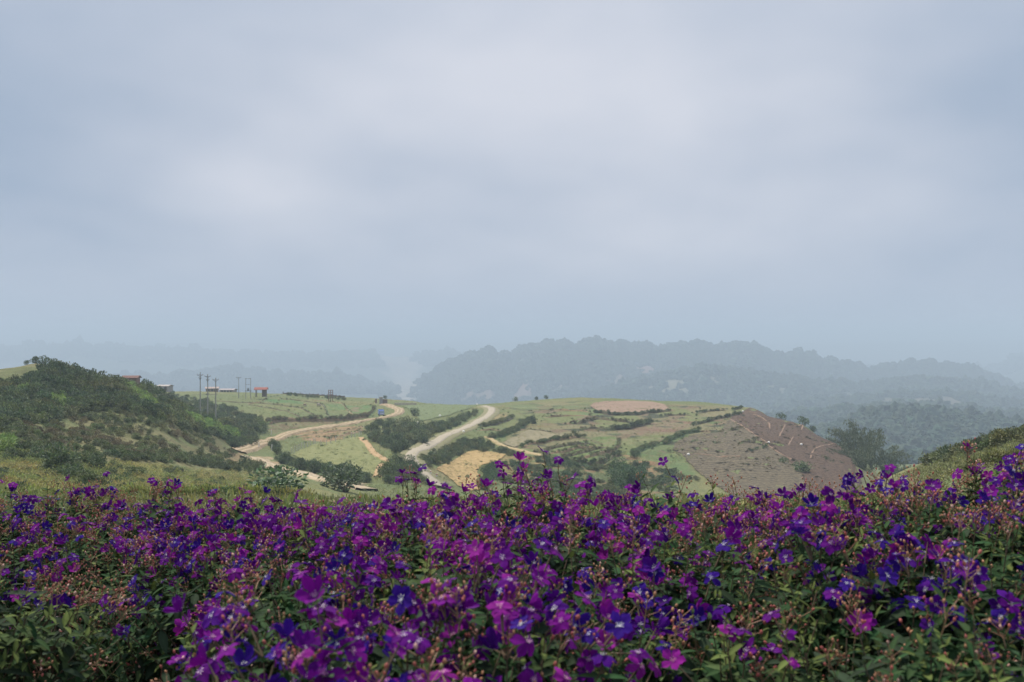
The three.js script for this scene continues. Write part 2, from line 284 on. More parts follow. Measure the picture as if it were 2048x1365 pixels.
// ---------------------------------------------------------------- far hills
const poly = (P) => pchip(P.map((p) => p[0]), P.map((p) => p[1]));
const RIDGES = [
  { d: 2700, front: 0.20, back: 0.3, y: poly([[900, 950], [1250, 850], [1420, 832], [1560, 815], [1700, 800], [1790, 792], [1900, 790], [1980, 800], [2048, 812], [2300, 800], [2750, 820]]) },
  { d: 3350, front: 0.24, back: 0.3, y: poly([[900, 900], [1050, 830], [1180, 790], [1270, 764], [1340, 748], [1420, 738], [1480, 742], [1560, 756], [1640, 765], [1720, 772], [1800, 762], [1880, 760], [1960, 768], [2048, 785], [2300, 790], [2750, 790]]) },
  { d: 2000, front: 0.20, back: 0.3, y: poly([[900, 1000], [1250, 880], [1450, 850], [1600, 832], [1750, 816], [1850, 812], [1950, 822], [2048, 830], [2300, 815], [2750, 830]]) },
  { d: 1400, front: 0.20, back: 0.3, y: poly([[900, 1050], [1400, 900], [1560, 872], [1680, 854], [1760, 828], [1830, 822], [1900, 828], [1970, 838], [2048, 850], [2300, 830], [2750, 850]]) },
  { d: 4400, front: 0.28, back: 0.3, y: poly([[-700, 900], [700, 860], [790, 810], [818, 785], [830, 770], [850, 758], [872, 744], [905, 719], [940, 706], [962, 700], [980, 697], [1000, 710], [1040, 700], [1075, 688], [1110, 685], [1160, 688], [1240, 686], [1300, 693], [1345, 694], [1400, 690], [1440, 692], [1478, 688], [1515, 696], [1550, 707], [1600, 704], [1640, 716], [1700, 729], [1740, 741], [1800, 730], [1860, 724], [1900, 732], [1940, 732], [1970, 745], [2000, 757], [2048, 772], [2200, 780], [2750, 770]]) },
  { d: 5200, front: 0.18, back: 0.25, y: poly([[-700, 720], [-200, 735], [0, 745], [200, 757], [330, 752], [400, 744], [470, 738], [530, 743], [600, 749], [700, 756], [745, 775], [780, 800], [830, 850], [1200, 950], [2750, 950]]) },
  { d: 7600, front: 0.14, back: 0.2, y: poly([[-700, 690], [0, 700], [150, 694], [300, 702], [450, 708], [560, 712], [650, 711], [735, 708], [790, 714], [835, 712], [875, 709], [930, 712], [1000, 725], [1100, 740], [1800, 750], [1960, 756], [1992, 742], [2015, 726], [2048, 716], [2150, 705], [2750, 700]]) },
  { d: 13000, front: 0.1, back: 0.1, y: poly([[-700, 684], [0, 683], [400, 686], [900, 684], [1400, 688], [2048, 683], [2750, 684]]) },
];
function HF(x, z) {
  const d = -z, u = CX + F * x / d; let h = d < 2000 ? mix(-100, -235, sst(660, 2000, d)) : mix(-235, -190, sst(7000, 14000, d));
  h += 5 * fbm2(x * 0.004, z * 0.004, 3);
  const sp = fbm2(x * 0.0022 + 9, z * 0.0014, 4);
  for (const r of RIDGES) {
    const kn = r.d > 6000 ? 0 : r.d > 4000 ? 11 : 4, c = -(r.y(u) - kn * (Math.abs(n2(u * 0.011 + r.d, 0.5)) * 1.2 - 0.45 + 0.35 * n2b(u * 0.045, r.d)) - CY) / F * r.d, t = d - r.d, a = Math.abs(t), k = t < 0 ? r.front : r.back, w = 100 * r.d / 4200;
    const v = c - k * (Math.sqrt(a * a + w * w) - w) + sst(0, 500, a) * 36 * sp;
    const m = Math.max(h, v), q = Math.min(h, v); h = m + 3 * Math.exp(-(m - q) / 8);
  }
  return h;
}
function farGround(u, y) { let p = 700; for (let d = 700; d < 9000; d += 15) { const x = (u - CX) / F * d; if (HF(x, -d) >= -(y - CY) / F * d) return V(x, HF(x, -d), -d); p = d; } return null; }
// clearings and bare slopes: [bearing, sight line, half width, half depth in metres, colour]
const CLEAR = [[1830, 808, 95, 60, [0.15, 0.13, 0.07]], [1712, 797, 40, 30, [0.16, 0.16, 0.1]], [1890, 800, 30, 60, [0.16, 0.14, 0.09]], [1290, 738, 45, 80, [0.26, 0.16, 0.13]], [1040, 790, 60, 70, [0.23, 0.16, 0.13]], [960, 792, 70, 60, [0.2, 0.15, 0.12]], [1345, 778, 60, 90, [0.2, 0.19, 0.12]], [1120, 775, 45, 50, [0.17, 0.14, 0.11]], [1240, 760, 50, 40, [0.19, 0.15, 0.11]], [1560, 778, 40, 35, [0.14, 0.14, 0.09]], [1420, 760, 50, 40, [0.15, 0.14, 0.09]]]
  .map(([u, y, w, l, c]) => ({ p: farGround(u, y), w, l, c })).filter((c) => c.p);
const clearQ = (c, x, z) => ((x - c.p.x) / c.w / 1.1) ** 2 + ((z - c.p.z) / c.l / 1.1) ** 2 + 0.8 * n2b(x * 0.012, z * 0.012);
const clearAt = (x, z) => { for (const c of CLEAR) if (clearQ(c, x, z) + 0.5 * n2(x * 0.03, z * 0.03) < 0.55) return c; return null; };
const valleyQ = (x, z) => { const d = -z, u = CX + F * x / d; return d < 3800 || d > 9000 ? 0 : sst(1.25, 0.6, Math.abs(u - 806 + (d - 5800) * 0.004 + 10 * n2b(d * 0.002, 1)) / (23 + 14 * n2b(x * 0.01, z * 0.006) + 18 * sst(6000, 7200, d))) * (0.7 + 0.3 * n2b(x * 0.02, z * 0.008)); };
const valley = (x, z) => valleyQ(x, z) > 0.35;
{
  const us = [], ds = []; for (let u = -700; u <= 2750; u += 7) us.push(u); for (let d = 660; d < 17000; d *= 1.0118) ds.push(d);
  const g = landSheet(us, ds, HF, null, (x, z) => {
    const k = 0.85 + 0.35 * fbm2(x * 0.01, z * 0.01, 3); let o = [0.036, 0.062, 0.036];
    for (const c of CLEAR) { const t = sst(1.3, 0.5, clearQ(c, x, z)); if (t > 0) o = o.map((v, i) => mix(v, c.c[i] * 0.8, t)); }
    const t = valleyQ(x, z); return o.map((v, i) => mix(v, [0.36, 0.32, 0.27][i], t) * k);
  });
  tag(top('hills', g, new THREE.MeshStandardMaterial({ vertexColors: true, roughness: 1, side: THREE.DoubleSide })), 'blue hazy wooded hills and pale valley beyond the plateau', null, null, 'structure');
}
function lumpy(seed, detail, amp, flat = 0.8) {
  const g = new THREE.IcosahedronGeometry(1, detail), p = g.attributes.position, v = V(0, 0, 0);
  for (let i = 0; i < p.count; i++) { v.fromBufferAttribute(p, i); const k = 1 + amp * fbm3(v.x * 1.8 + seed, v.y * 1.8, v.z * 1.8, 3) + amp * 0.5 * n3(v.x * 5 + seed, v.y * 5, v.z * 5); p.setXYZ(i, v.x * k, v.y * k * flat, v.z * k); }
  g.computeVertexNormals(); return g;
}
{
  const sets = [[], [], []], tint = [[], [], []];
  function plant(u, d, s0, s1) {
    const x = (u - CX) / F * d, z = -d; if (clearAt(x, z) || valley(x, z)) return;
    if (fbm2(x * 0.006 + 3, z * 0.006, 2) < -0.55 && rnd() < 0.8) return;
    const k = (rnd() * 3) | 0, s = R(s0, s1) * (rnd() < 0.06 ? 1.7 : 1), y = HF(x, z);
    sets[k].push(new THREE.Matrix4().compose(V(x, y + s * 0.35, z), Q.setFromAxisAngle(UPV, R(0, 6.3)).clone(), V(s, s * R(0.9, 1.5), s)));
    const b = R(0.6, 1.25); tint[k].push(lin(0.032 * b * R(0.85, 1.25), 0.058 * b, 0.034 * b * R(0.8, 1.2)));
  }
  for (let i = 0; i < 9000; i++) plant(R(1250, 2350), 1450 - 560 * rnd() ** 1.3, 3, 6);
  for (let i = 0; i < 6000; i++) plant(R(1250, 2350), 2760 - 700 * rnd() ** 1.2, 5, 9);
  for (let i = 0; i < 6000; i++) plant(R(1250, 2350), 2050 - 550 * rnd() ** 1.2, 4, 7.5);
  for (let i = 0; i < 8000; i++) plant(R(950, 2350), 3420 - 700 * rnd() ** 1.2, 5.5, 10);
  for (let i = 0; i < 26000; i++) plant(R(760, 2300), 4460 - 1050 * rnd() ** 1.2, 5, 9);
  for (let i = 0; i < 2200; i++) plant(R(800, 2300), R(4350, 4450), 4, 8.5);
  for (let i = 0; i < 5000; i++) plant(R(-250, 800), 5260 - 900 * rnd(), 8, 15);
  for (let i = 0; i < 3000; i++) plant(R(-250, 2250), 7660 - 800 * rnd(), 15, 30);
  sets.forEach((s, k) => {
    const m = shadowed(new THREE.InstancedMesh(lumpy(k * 7.3 + 1, 2, 0.55), std(1, 1, 1, 1), s.length)); m.name = numbered('forest');
    s.forEach((a, i) => { m.setMatrixAt(i, a); m.setColorAt(i, tint[k][i]); });
    tag(m, 'dense forest canopy on the hazy hills beyond the plateau', 'forest', null, 'stuff'); scene.add(m);
  });
}

// ---------------------------------------------------------------- middle distance foliage
function leafCloud(seed, n, leaf, opts = {}) {                            // a crown of leaf-sized faces through an uneven volume
  const rr = mulberry(seed), pos = [], idx = [], col = [], lobes = [], nl = opts.lobes || 5;
  for (let i = 0; i < nl; i++) { const a = rr() * 6.3, q = Math.sqrt(rr()) * 0.62; lobes.push([Math.cos(a) * q, 0.35 + rr() * 0.6, Math.sin(a) * q, 0.3 + rr() * 0.28, 0.75 + rr() * 0.55]); }
  for (let i = 0; i < n; i++) {
    const L = lobes[(rr() * nl) | 0], th = rr() * 6.2832, cz = rr() * 2 - 1, sz = Math.sqrt(1 - cz * cz), rad = L[3] * (0.55 + 0.5 * Math.sqrt(rr()));
    const p = V(L[0] + Math.cos(th) * sz * rad, Math.max(0.02, L[1] + cz * rad * 0.95), L[2] + Math.sin(th) * sz * rad);
    const out = V(p.x - L[0], p.y - L[1] + 0.25, p.z - L[2]).normalize(), t = V(rr() - 0.5, rr() - 0.7, rr() - 0.5).addScaledVector(out, 0.9).normalize(), side = V(rr() - 0.5, rr() - 0.5, rr() - 0.5).cross(t).normalize();
    const l = leaf * (0.6 + 0.8 * rr()), w = l * (opts.thin || 0.55), o = pos.length / 3, q = p.clone().addScaledVector(t, l), mL = p.clone().addScaledVector(t, l * 0.5).addScaledVector(side, w * 0.5), mR = p.clone().addScaledVector(t, l * 0.5).addScaledVector(side, -w * 0.5);
    pos.push(p.x, p.y, p.z, mL.x, mL.y, mL.z, q.x, q.y, q.z, mR.x, mR.y, mR.z); idx.push(o, o + 1, o + 2, o, o + 2, o + 3);
    const c = L[4] * (0.55 + 0.9 * rr()), y = rr() < 0.2 ? 1.35 : 1; for (let k = 0; k < 4; k++) col.push(c * y, c * y * 1.02, c);
  }
  return geoOf(pos, idx, col);
}
const leafy = (r, g, b) => new THREE.MeshPhysicalMaterial({ color: lin(r, g, b), roughness: 0.85, side: THREE.DoubleSide, transmission: 0.35, thickness: 0, vertexColors: true });
const CROWNS = [0, 1, 2, 3, 4].map((k) => leafCloud(100 + k, 420, 0.2, { lobes: 4 + k }));
const FERN = leafCloud(150, 320, 0.34, { lobes: 5, thin: 0.35 }), TUFT = leafCloud(160, 70, 0.4, { lobes: 2, thin: 0.25 });
const white1 = leafy(1, 1, 1);
function scatter(name, label, geos, spots, colour, category, parent) {       // spots: [point, size, height factor]
  const per = geos.map(() => []); spots.forEach((s) => per[(rnd() * geos.length) | 0].push(s));
  geos.forEach((g, k) => {
    if (!per[k].length) return;
    const m = shadowed(new THREE.InstancedMesh(g, white1, per[k].length)); m.name = parent ? name : numbered(name); m.userData.kind = 'stuff';
    per[k].forEach(([p, s, hf], i) => { m.setMatrixAt(i, M4.compose(V(p.x, p.y - 0.08 * s, p.z), Q.setFromAxisAngle(UPV, R(0, 6.3)), V(s, s * hf, s))); const c = colour(p), b = R(0.7, 1.3); m.setColorAt(i, lin(c[0] * b * R(0.9, 1.15), c[1] * b, c[2] * b * R(0.85, 1.15))); });
    if (!parent) tag(m, label, category); (parent || scene).add(m);
  });
}
function spotsIn(poly_, n, s0, s1, hf0 = 0.8, hf1 = 1.3, keep) {
  const out = [], xs = poly_.map((p) => p[0]), ys = poly_.map((p) => p[1]), x0 = Math.min(...xs), x1 = Math.max(...xs), y0 = Math.min(...ys), y1 = Math.max(...ys);
  for (let k = 0; k < n * 30 && out.length < n; k++) { const u = R(x0, x1), y = R(y0, y1); if (!inPoly(u, y, poly_)) continue; const w = ground(u, y); if (w && (!keep || keep(w, u, y))) out.push([w, R(s0, s1), R(hf0, hf1)]); }
  return out;
}
const DKG = [0.068, 0.102, 0.048], MIDG = [0.095, 0.125, 0.052], OLV = [0.12, 0.135, 0.057], BRN = [0.13, 0.115, 0.064], BRI = [0.19, 0.28, 0.085];
{
  const clump = (w) => fbm2(w.x * 0.05, w.z * 0.05, 3);
  const darkZone = zA([[0, 360], [160, 330], [300, 240], [450, 180], [650, 212], [850, 268], [1000, 325], [1200, 385], [1330, 410], [1500, 455], [1650, 495], [1800, 540], [1900, 590], [1950, 670], [1850, 770], [1720, 800], [1600, 725], [1300, 645], [1050, 560], [800, 500], [560, 560], [300, 630], [0, 650]]);
  const fernP = [zA([[1330, 560], [1420, 560], [1560, 620], [1750, 690], [1740, 740], [1600, 700], [1400, 630]]), zA([[880, 340], [960, 350], [1130, 480], [1120, 540], [980, 440]]), zA([[350, 440], [430, 420], [510, 480], [480, 560], [380, 500]])];
  const noFern = (w, u, y) => !fernP.some((P) => inPoly(u, y, P));
  scatter('undergrowth', 'dark green scrub covering the upper slope of the left hill', CROWNS, spotsIn(darkZone, 1900, 0.6, 1.6, 0.8, 1.3, noFern), (w) => { const c = clump(w); return c > 0.25 ? OLV : c > -0.1 ? MIDG : DKG; }, 'scrub');
  const midZone = zA([[0, 650], [300, 640], [560, 570], [800, 510], [1050, 570], [1300, 655], [1500, 720], [1700, 800], [1740, 840], [1650, 880], [1760, 960], [1400, 900], [1000, 890], [650, 880], [440, 830], [0, 800]]);
  scatter('undergrowth', 'brownish green scrub on the lower slope of the left hill', CROWNS, spotsIn(midZone, 800, 0.4, 0.95, 0.7, 1.1, (w) => clump(w) > -0.25), (w) => { const c = n2b(w.x * 0.08, w.z * 0.08); return c > 0.4 ? BRN : c > 0 ? OLV : MIDG; }, 'scrub');
  const hemZone = zA([[700, 830], [1000, 860], [1400, 880], [1700, 900], [2040, 960], [2040, 1010], [1700, 960], [1300, 910], [800, 890], [500, 980], [600, 1040], [760, 1090], [640, 1100], [420, 1010], [250, 900], [0, 860], [0, 800], [420, 800]]);
  scatter('undergrowth', 'dark scrub strip along the upper edge of the near meadow', CROWNS, spotsIn(hemZone, 330, 0.35, 0.95, 0.7, 1.2, (w) => clump(w) > -0.2), (w) => n2b(w.x * 0.1, w.z * 0.1) > 0.2 ? MIDG : DKG, 'scrub');
  for (const [P, n] of [[zA([[1330, 560], [1420, 560], [1560, 620], [1750, 690], [1740, 740], [1600, 700], [1400, 630]]), 190], [zA([[880, 340], [960, 350], [1130, 480], [1120, 540], [980, 440]]), 120], [zA([[350, 440], [430, 420], [510, 480], [480, 560], [380, 500]]), 70], [zA([[110, 390], [210, 390], [200, 430], [110, 430]]), 40], [zA([[0, 770], [90, 780], [90, 840], [0, 840]]), 40]])
    scatter('ferns', 'bright green ferns on the wooded flank of the left hill', [FERN], spotsIn(P, Math.round(n * 1.5), 0.6, 1.25, 0.7, 1.1), () => BRI, 'ferns');
  const meadow = zA([[0, 700], [700, 900], [2048, 1000], [2300, 1200], [2048, 1300], [1500, 1250], [0, 1180]]);
  scatter('grass', 'tufts of rough grass over the near slopes', [TUFT], spotsIn(meadow, 5200, 0.22, 0.5, 0.5, 1.0), (w) => n2b(w.x * 0.07, w.z * 0.07) > 0.1 ? [0.24, 0.225, 0.085] : [0.18, 0.205, 0.07], 'grass');
  scatter('weeds', 'small dark weeds dotted over the near meadow', CROWNS, spotsIn(meadow, 240, 0.25, 0.7, 0.7, 1.1), () => DKG, 'weeds');
  scatter('grass', 'tufts of grass on the fields of the plateau', [TUFT], spotsIn([[360, 790], [760, 800], [960, 815], [1480, 812], [1500, 860], [1250, 990], [1000, 960], [820, 1000], [700, 985], [480, 880]], 5200, 0.25, 0.6, 0.4, 0.9), (w) => n2b(w.x * 0.05, w.z * 0.05) > 0 ? [0.2, 0.2, 0.08] : [0.15, 0.18, 0.07], 'grass');
  scatter('weeds', 'low weeds dotted over the plateau fields', CROWNS, spotsIn([[380, 792], [760, 802], [960, 818], [1480, 815], [1500, 860], [1250, 960], [1000, 960], [820, 960], [560, 880]], 260, 0.3, 0.8, 0.5, 1), () => MIDG, 'weeds');
  scatter('undergrowth', 'tangled scrub on the gully slope below the terraces', CROWNS, spotsIn([[1000, 925], [1100, 915], [1200, 935], [1290, 930], [1400, 960], [1300, 1010], [1100, 1010], [1000, 970]], 800, 0.5, 1.3, 0.5, 1, (w) => n2b(w.x * 0.06, w.z * 0.06) > -0.35), (w) => n2b(w.x * 0.04, w.z * 0.04 + 3) > 0.1 ? [0.1, 0.12, 0.05] : [0.06, 0.1, 0.045], 'scrub');
  scatter('undergrowth', 'dry stubble and weeds on the reddish ploughed slope', CROWNS, spotsIn([[1330, 900], [1480, 825], [1600, 855], [1680, 890], [1640, 940], [1400, 945]], 1100, 0.2, 0.5, 0.4, 0.8), (w) => n2b(w.x * 0.06, w.z * 0.06) > 0 ? [0.15, 0.105, 0.07] : [0.12, 0.12, 0.07], 'stubble');
  scatter('weeds', 'dark weedy patches on the reddish and brown slopes', CROWNS, spotsIn([[1370, 895], [1480, 825], [1600, 850], [1690, 895], [1650, 960], [1450, 960]], 420, 0.3, 0.75, 0.4, 0.8, (w) => n2b(w.x * 0.09, w.z * 0.09) > 0.35), () => [0.085, 0.075, 0.05], 'weeds');
  scatter('undergrowth', 'scrub along the crest of the near slope at right', CROWNS, spotsIn([[1845, 935], [1900, 912], [1960, 895], [2060, 868], [2060, 880], [1980, 905], [1900, 925]], 340, 0.4, 1.0, 0.7, 1.2), (w) => n2b(w.x * 0.2, w.z * 0.2) > 0.2 ? OLV : DKG, 'scrub');
  scatter('grass', 'tufts of rough grass on the near slope at right', [TUFT], spotsIn([[1790, 960], [1900, 920], [2060, 880], [2060, 940], [1850, 970]], 800, 0.2, 0.45, 0.5, 1), () => [0.14, 0.15, 0.06], 'grass');
}
// shrubs one can tell apart
const trunkMat = std(0.09, 0.07, 0.05), crownMats = [leafy(...DKG), leafy(...MIDG), leafy(...OLV), leafy(0.06, 0.11, 0.052), leafy(0.08, 0.125, 0.05)];
function makeShrub(k, mat) {
  const g = new THREE.Group(), t = [];
  for (let i = 0; i < 4; i++) { const a = i * 1.6 + k; t.push(rod(V(0, -0.1, 0), V(Math.cos(a) * 0.35, 0.6, Math.sin(a) * 0.35), 0.05, 0.02, 5)); }
  part(g, 'trunk', mergeGeometries(t), trunkMat); part(g, 'crown', CROWNS_BIG[k], mat); return g;
}
const CROWNS_BIG = [0, 1, 2, 3].map((k) => leafCloud(200 + k, 900, 0.15, { lobes: 6 + k }));
const SHRUBS = []; for (let k = 0; k < 4; k++) for (let m = 0; m < crownMats.length; m++) SHRUBS.push(makeShrub(k, crownMats[m]));
function shrub(p, s, hf, mat, label, grp, name = 'shrub', cat = 'shrub') {
  const g = SHRUBS[((rnd() * 4) | 0) * crownMats.length + mat].clone(); g.name = numbered(name); g.position.set(p.x, p.y - 0.05 * s, p.z); g.rotation.y = R(0, 6.3); g.scale.set(s, s * hf, s); scene.add(g); return tag(g, label, cat, grp);
}
for (const [P, n, l] of [[zD([[60, 480], [200, 430], [400, 420], [560, 450], [760, 530], [560, 680], [440, 740], [330, 740], [150, 640], [60, 560]]), 330, 'low scrub filling the thicket between the two roads'], [zD([[640, 490], [800, 450], [1000, 400], [1180, 320], [1210, 335], [1080, 430], [860, 520], [740, 560]]), 150, 'low scrub filling the hedge left of the concrete road'], [zD([[260, 900], [400, 840], [520, 880], [600, 960], [640, 1060], [240, 1060]]), 150, 'low scrub filling the road bend thicket'], [zC([[450, 820], [600, 810], [760, 900], [1240, 970], [1440, 1020], [1400, 1060], [960, 980], [640, 900]]), 130, 'low scrub between the shrubs along the lower dirt track'], [zD([[600, 810], [900, 690], [1050, 620], [1250, 630], [1500, 735], [1700, 770], [1500, 770], [1180, 720], [1050, 745], [900, 835], [720, 910]]), 220, 'low scrub over the bank above the tan field'], [[[575, 790], [690, 798], [690, 801], [575, 793]], 60, 'low scrub in front of the skyline wall']])
  scatter('undergrowth', l, CROWNS, spotsIn(P, n, 0.5, 1.25, 0.7, 1.2), () => rnd() < 0.25 ? OLV : rnd() < 0.5 ? MIDG : DKG, 'scrub');
const TONE = ['dark green', 'mid green', 'brownish olive', 'fresh green', 'pale green'];
function thicket(P, n, s0, s1, where, grp, mats) {                             // each shrub is described by its size, tone and place in its thicket
  const all = spotsIn(P.map(([u, y]) => [u, y + s1 * 3.2]), n, s0, s1, 0.85, 1.3), us = all.map(([p]) => CX + F * p.x / -p.z), byU = [...us].sort((a, b) => a - b), zs = all.map(([p]) => -p.z), byZ = [...zs].sort((a, b) => a - b);
  all.forEach(([p, s, hf], i) => {
    const m = mats[(rnd() * mats.length) | 0], q = byU.indexOf(us[i]) / Math.max(1, n - 1), z = byZ.indexOf(zs[i]) / Math.max(1, n - 1), big = (s - s0) / (s1 - s0);
    const side = ['far left', 'left', 'middle', 'right', 'far right'][Math.min(4, q * 5 | 0)], row = ['front', 'centre', 'rear'][Math.min(2, z * 3 | 0)], size = big < 0.25 ? 'tiny' : big < 0.5 ? 'small' : big < 0.75 ? 'broad' : 'large';
    shrub(p, s, hf, m, `${size} ${TONE[m]} ${hf < 1.02 ? 'rounded' : 'upright'} shrub, ${side} ${row} of ${where}`.trim(), grp);
  });
}
thicket(zD([[60, 470], [200, 420], [400, 400], [560, 440], [680, 470], [760, 520], [700, 600], [560, 660], [440, 720], [330, 700], [150, 600], [60, 540]]), 50, 1.3, 2.5, "the thicket between the two roads", 'thicket shrubs between the two roads', [0, 0, 1, 2]);
thicket(zD([[640, 470], [800, 430], [1000, 380], [1180, 300], [1210, 320], [1080, 410], [860, 500], [740, 540]]), 30, 1.0, 1.9, "the hedge left of the concrete road", 'hedge shrubs left of the concrete road', [0, 1, 2]);
thicket(zD([[260, 880], [400, 820], [520, 850], [600, 930], [640, 1020], [460, 1060], [240, 1040]]), 24, 1.3, 2.3, "the road bend thicket", 'thicket shrubs at the road bend', [0, 0, 1]);
thicket(zC([[450, 800], [600, 790], [760, 880], [1000, 920], [1240, 950], [1440, 1000], [1400, 1050], [1200, 1030], [960, 960], [640, 880]]), 28, 1.1, 2.0, "the lower dirt track row", 'shrubs along the lower dirt track', [0, 0, 3]);
thicket(zC([[400, 650], [520, 660], [500, 740], [420, 740]]), 8, 1.0, 1.7, "the dirt road bank", 'shrubs near the dirt road fork', [0, 1]);
thicket(zC([[0, 860], [240, 870], [500, 900], [500, 960], [240, 950], [0, 910]]), 14, 0.8, 1.5, "the verge below the fork", 'shrubs below the dirt road fork', [1, 2, 0]);
thicket(zD([[600, 800], [900, 680], [1050, 600], [1250, 610], [1500, 720], [1700, 765], [1500, 765], [1180, 715], [1050, 740], [900, 830], [720, 900]]), 42, 0.7, 1.5, "the bank above the tan field", 'bank shrubs above the tan field', [0, 2, 2, 1]);
thicket(zD([[1210, 900], [1400, 860], [1430, 1000], [1300, 1110], [1250, 1120]]), 18, 0.8, 1.5, "the tan field's right edge", 'shrubs right of the tan field', [3, 3, 1]);
thicket(zE([[1180, 800], [1320, 760], [1450, 880], [1400, 1000], [1200, 1050], [1150, 900]]), 16, 1.5, 2.8, "the gully thicket", 'shrubs in the gully', [4, 3]);
thicket(zA([[820, 262], [1000, 320], [1200, 385], [1500, 455], [1800, 540], [1920, 620], [1900, 660], [1500, 500], [1100, 390], [820, 290]]), 26, 0.9, 1.8, "the left hill's crest row", 'crest shrubs of the left hill', [0, 0, 1]);
thicket(zA([[360, 185], [560, 200], [820, 258], [820, 275], [560, 220], [380, 200]]), 16, 0.45, 0.9, "the left hill's skyline row", 'skyline shrubs of the left hill', [0, 2]);
{
  const c = crestAt(75, 190, 250), lone = [[195, 165, 1.3, 'leftmost and lowest of the dark shrubs on the summit of the left hill'], [255, 160, 2.0, 'dark middle shrub on the summit of the left hill'], [320, 165, 2.1, 'dark rounded shrub at the right end of the summit clump on the left hill']];
  for (const [x, y, s, l] of lone) { const u = x / 3.657; shrub(crestAt(u, 190, 250), s * 0.6, 1.1, 0, l); }
  for (const [u, y, s, hf, m, l] of [[690, 985, 6.2, 0.8, 0, 'large dark round shrub standing alone beside the lower dirt track'], [668, 975, 3.4, 0.8, 2, 'smaller brownish shrub against the left of the large round shrub by the track'], [525, 1000, 4.2, 0.62, 3, 'green shrub standing alone in the near meadow'], [548, 990, 2.6, 0.7, 3, 'small green shrub just behind the lone meadow shrub'], [130, 945, 3.0, 1.1, 0, 'tall dark shrub in the hollow of the left slope beside the orange path'], [197, 945, 1.8, 1.3, 0, 'slender dark shrub on the meadow right of the orange path'], [180, 935, 1.6, 1.2, 1, 'narrow olive shrub at the top left corner of the meadow'], [272, 955, 1.8, 0.8, 1, 'low green shrub alone on the left part of the meadow'], [1066, 848, 3.4, 1.1, 0, 'dark bushy shrub at the upper end of the terrace hedge'], [1040, 843, 2.0, 0.7, 0, 'low dark shrub left of the terrace hedge top'], [828, 832, 3.6, 1.1, 0, 'dark shrub at the corner of the green field right of the dirt road bend'], [1268, 916, 1.8, 1.4, 0, 'dark upright shrub on the red earth edge of the gully'], [1568, 928, 2.2, 1.0, 4, 'bright green shrub low on the reddish slope'], [1612, 945, 5, 0.7, 4, 'broad bright green shrub at the foot of the reddish slope'], [1150, 868, 2.4, 0.8, 1, 'round shrub at the left end of a terrace bank'], [1387, 853, 1.9, 1.1, 0, 'dark shrub between two upper terraces right of the round field']])
    { const p = ground(u, y); if (p) shrub(p, s * 0.62, hf, m, l); }
  for (const [u, s, l] of [[1030, 1.6, 'leftmost pale green tree on the skyline right of the concrete road'], [1072, 1.3, 'middle dark tree on the skyline right of the concrete road'], [1094, 1.4, 'rightmost spreading tree on the skyline right of the concrete road'], [770, 1.4, 'small dark tree on the skyline behind the truck'], [1562, 2.0, 'small dark tree on the upper edge of the reddish slope'], [1608, 2.6, 'dark bushy tree halfway down the edge of the reddish slope'], [1626, 1.8, 'low shrub just below the bushy tree on the edge of the reddish slope']])
    shrub(crestAt(u, 330, 540), s, 1.0, u === 1030 ? 4 : 0, l, null, 'small_tree', 'tree');
}
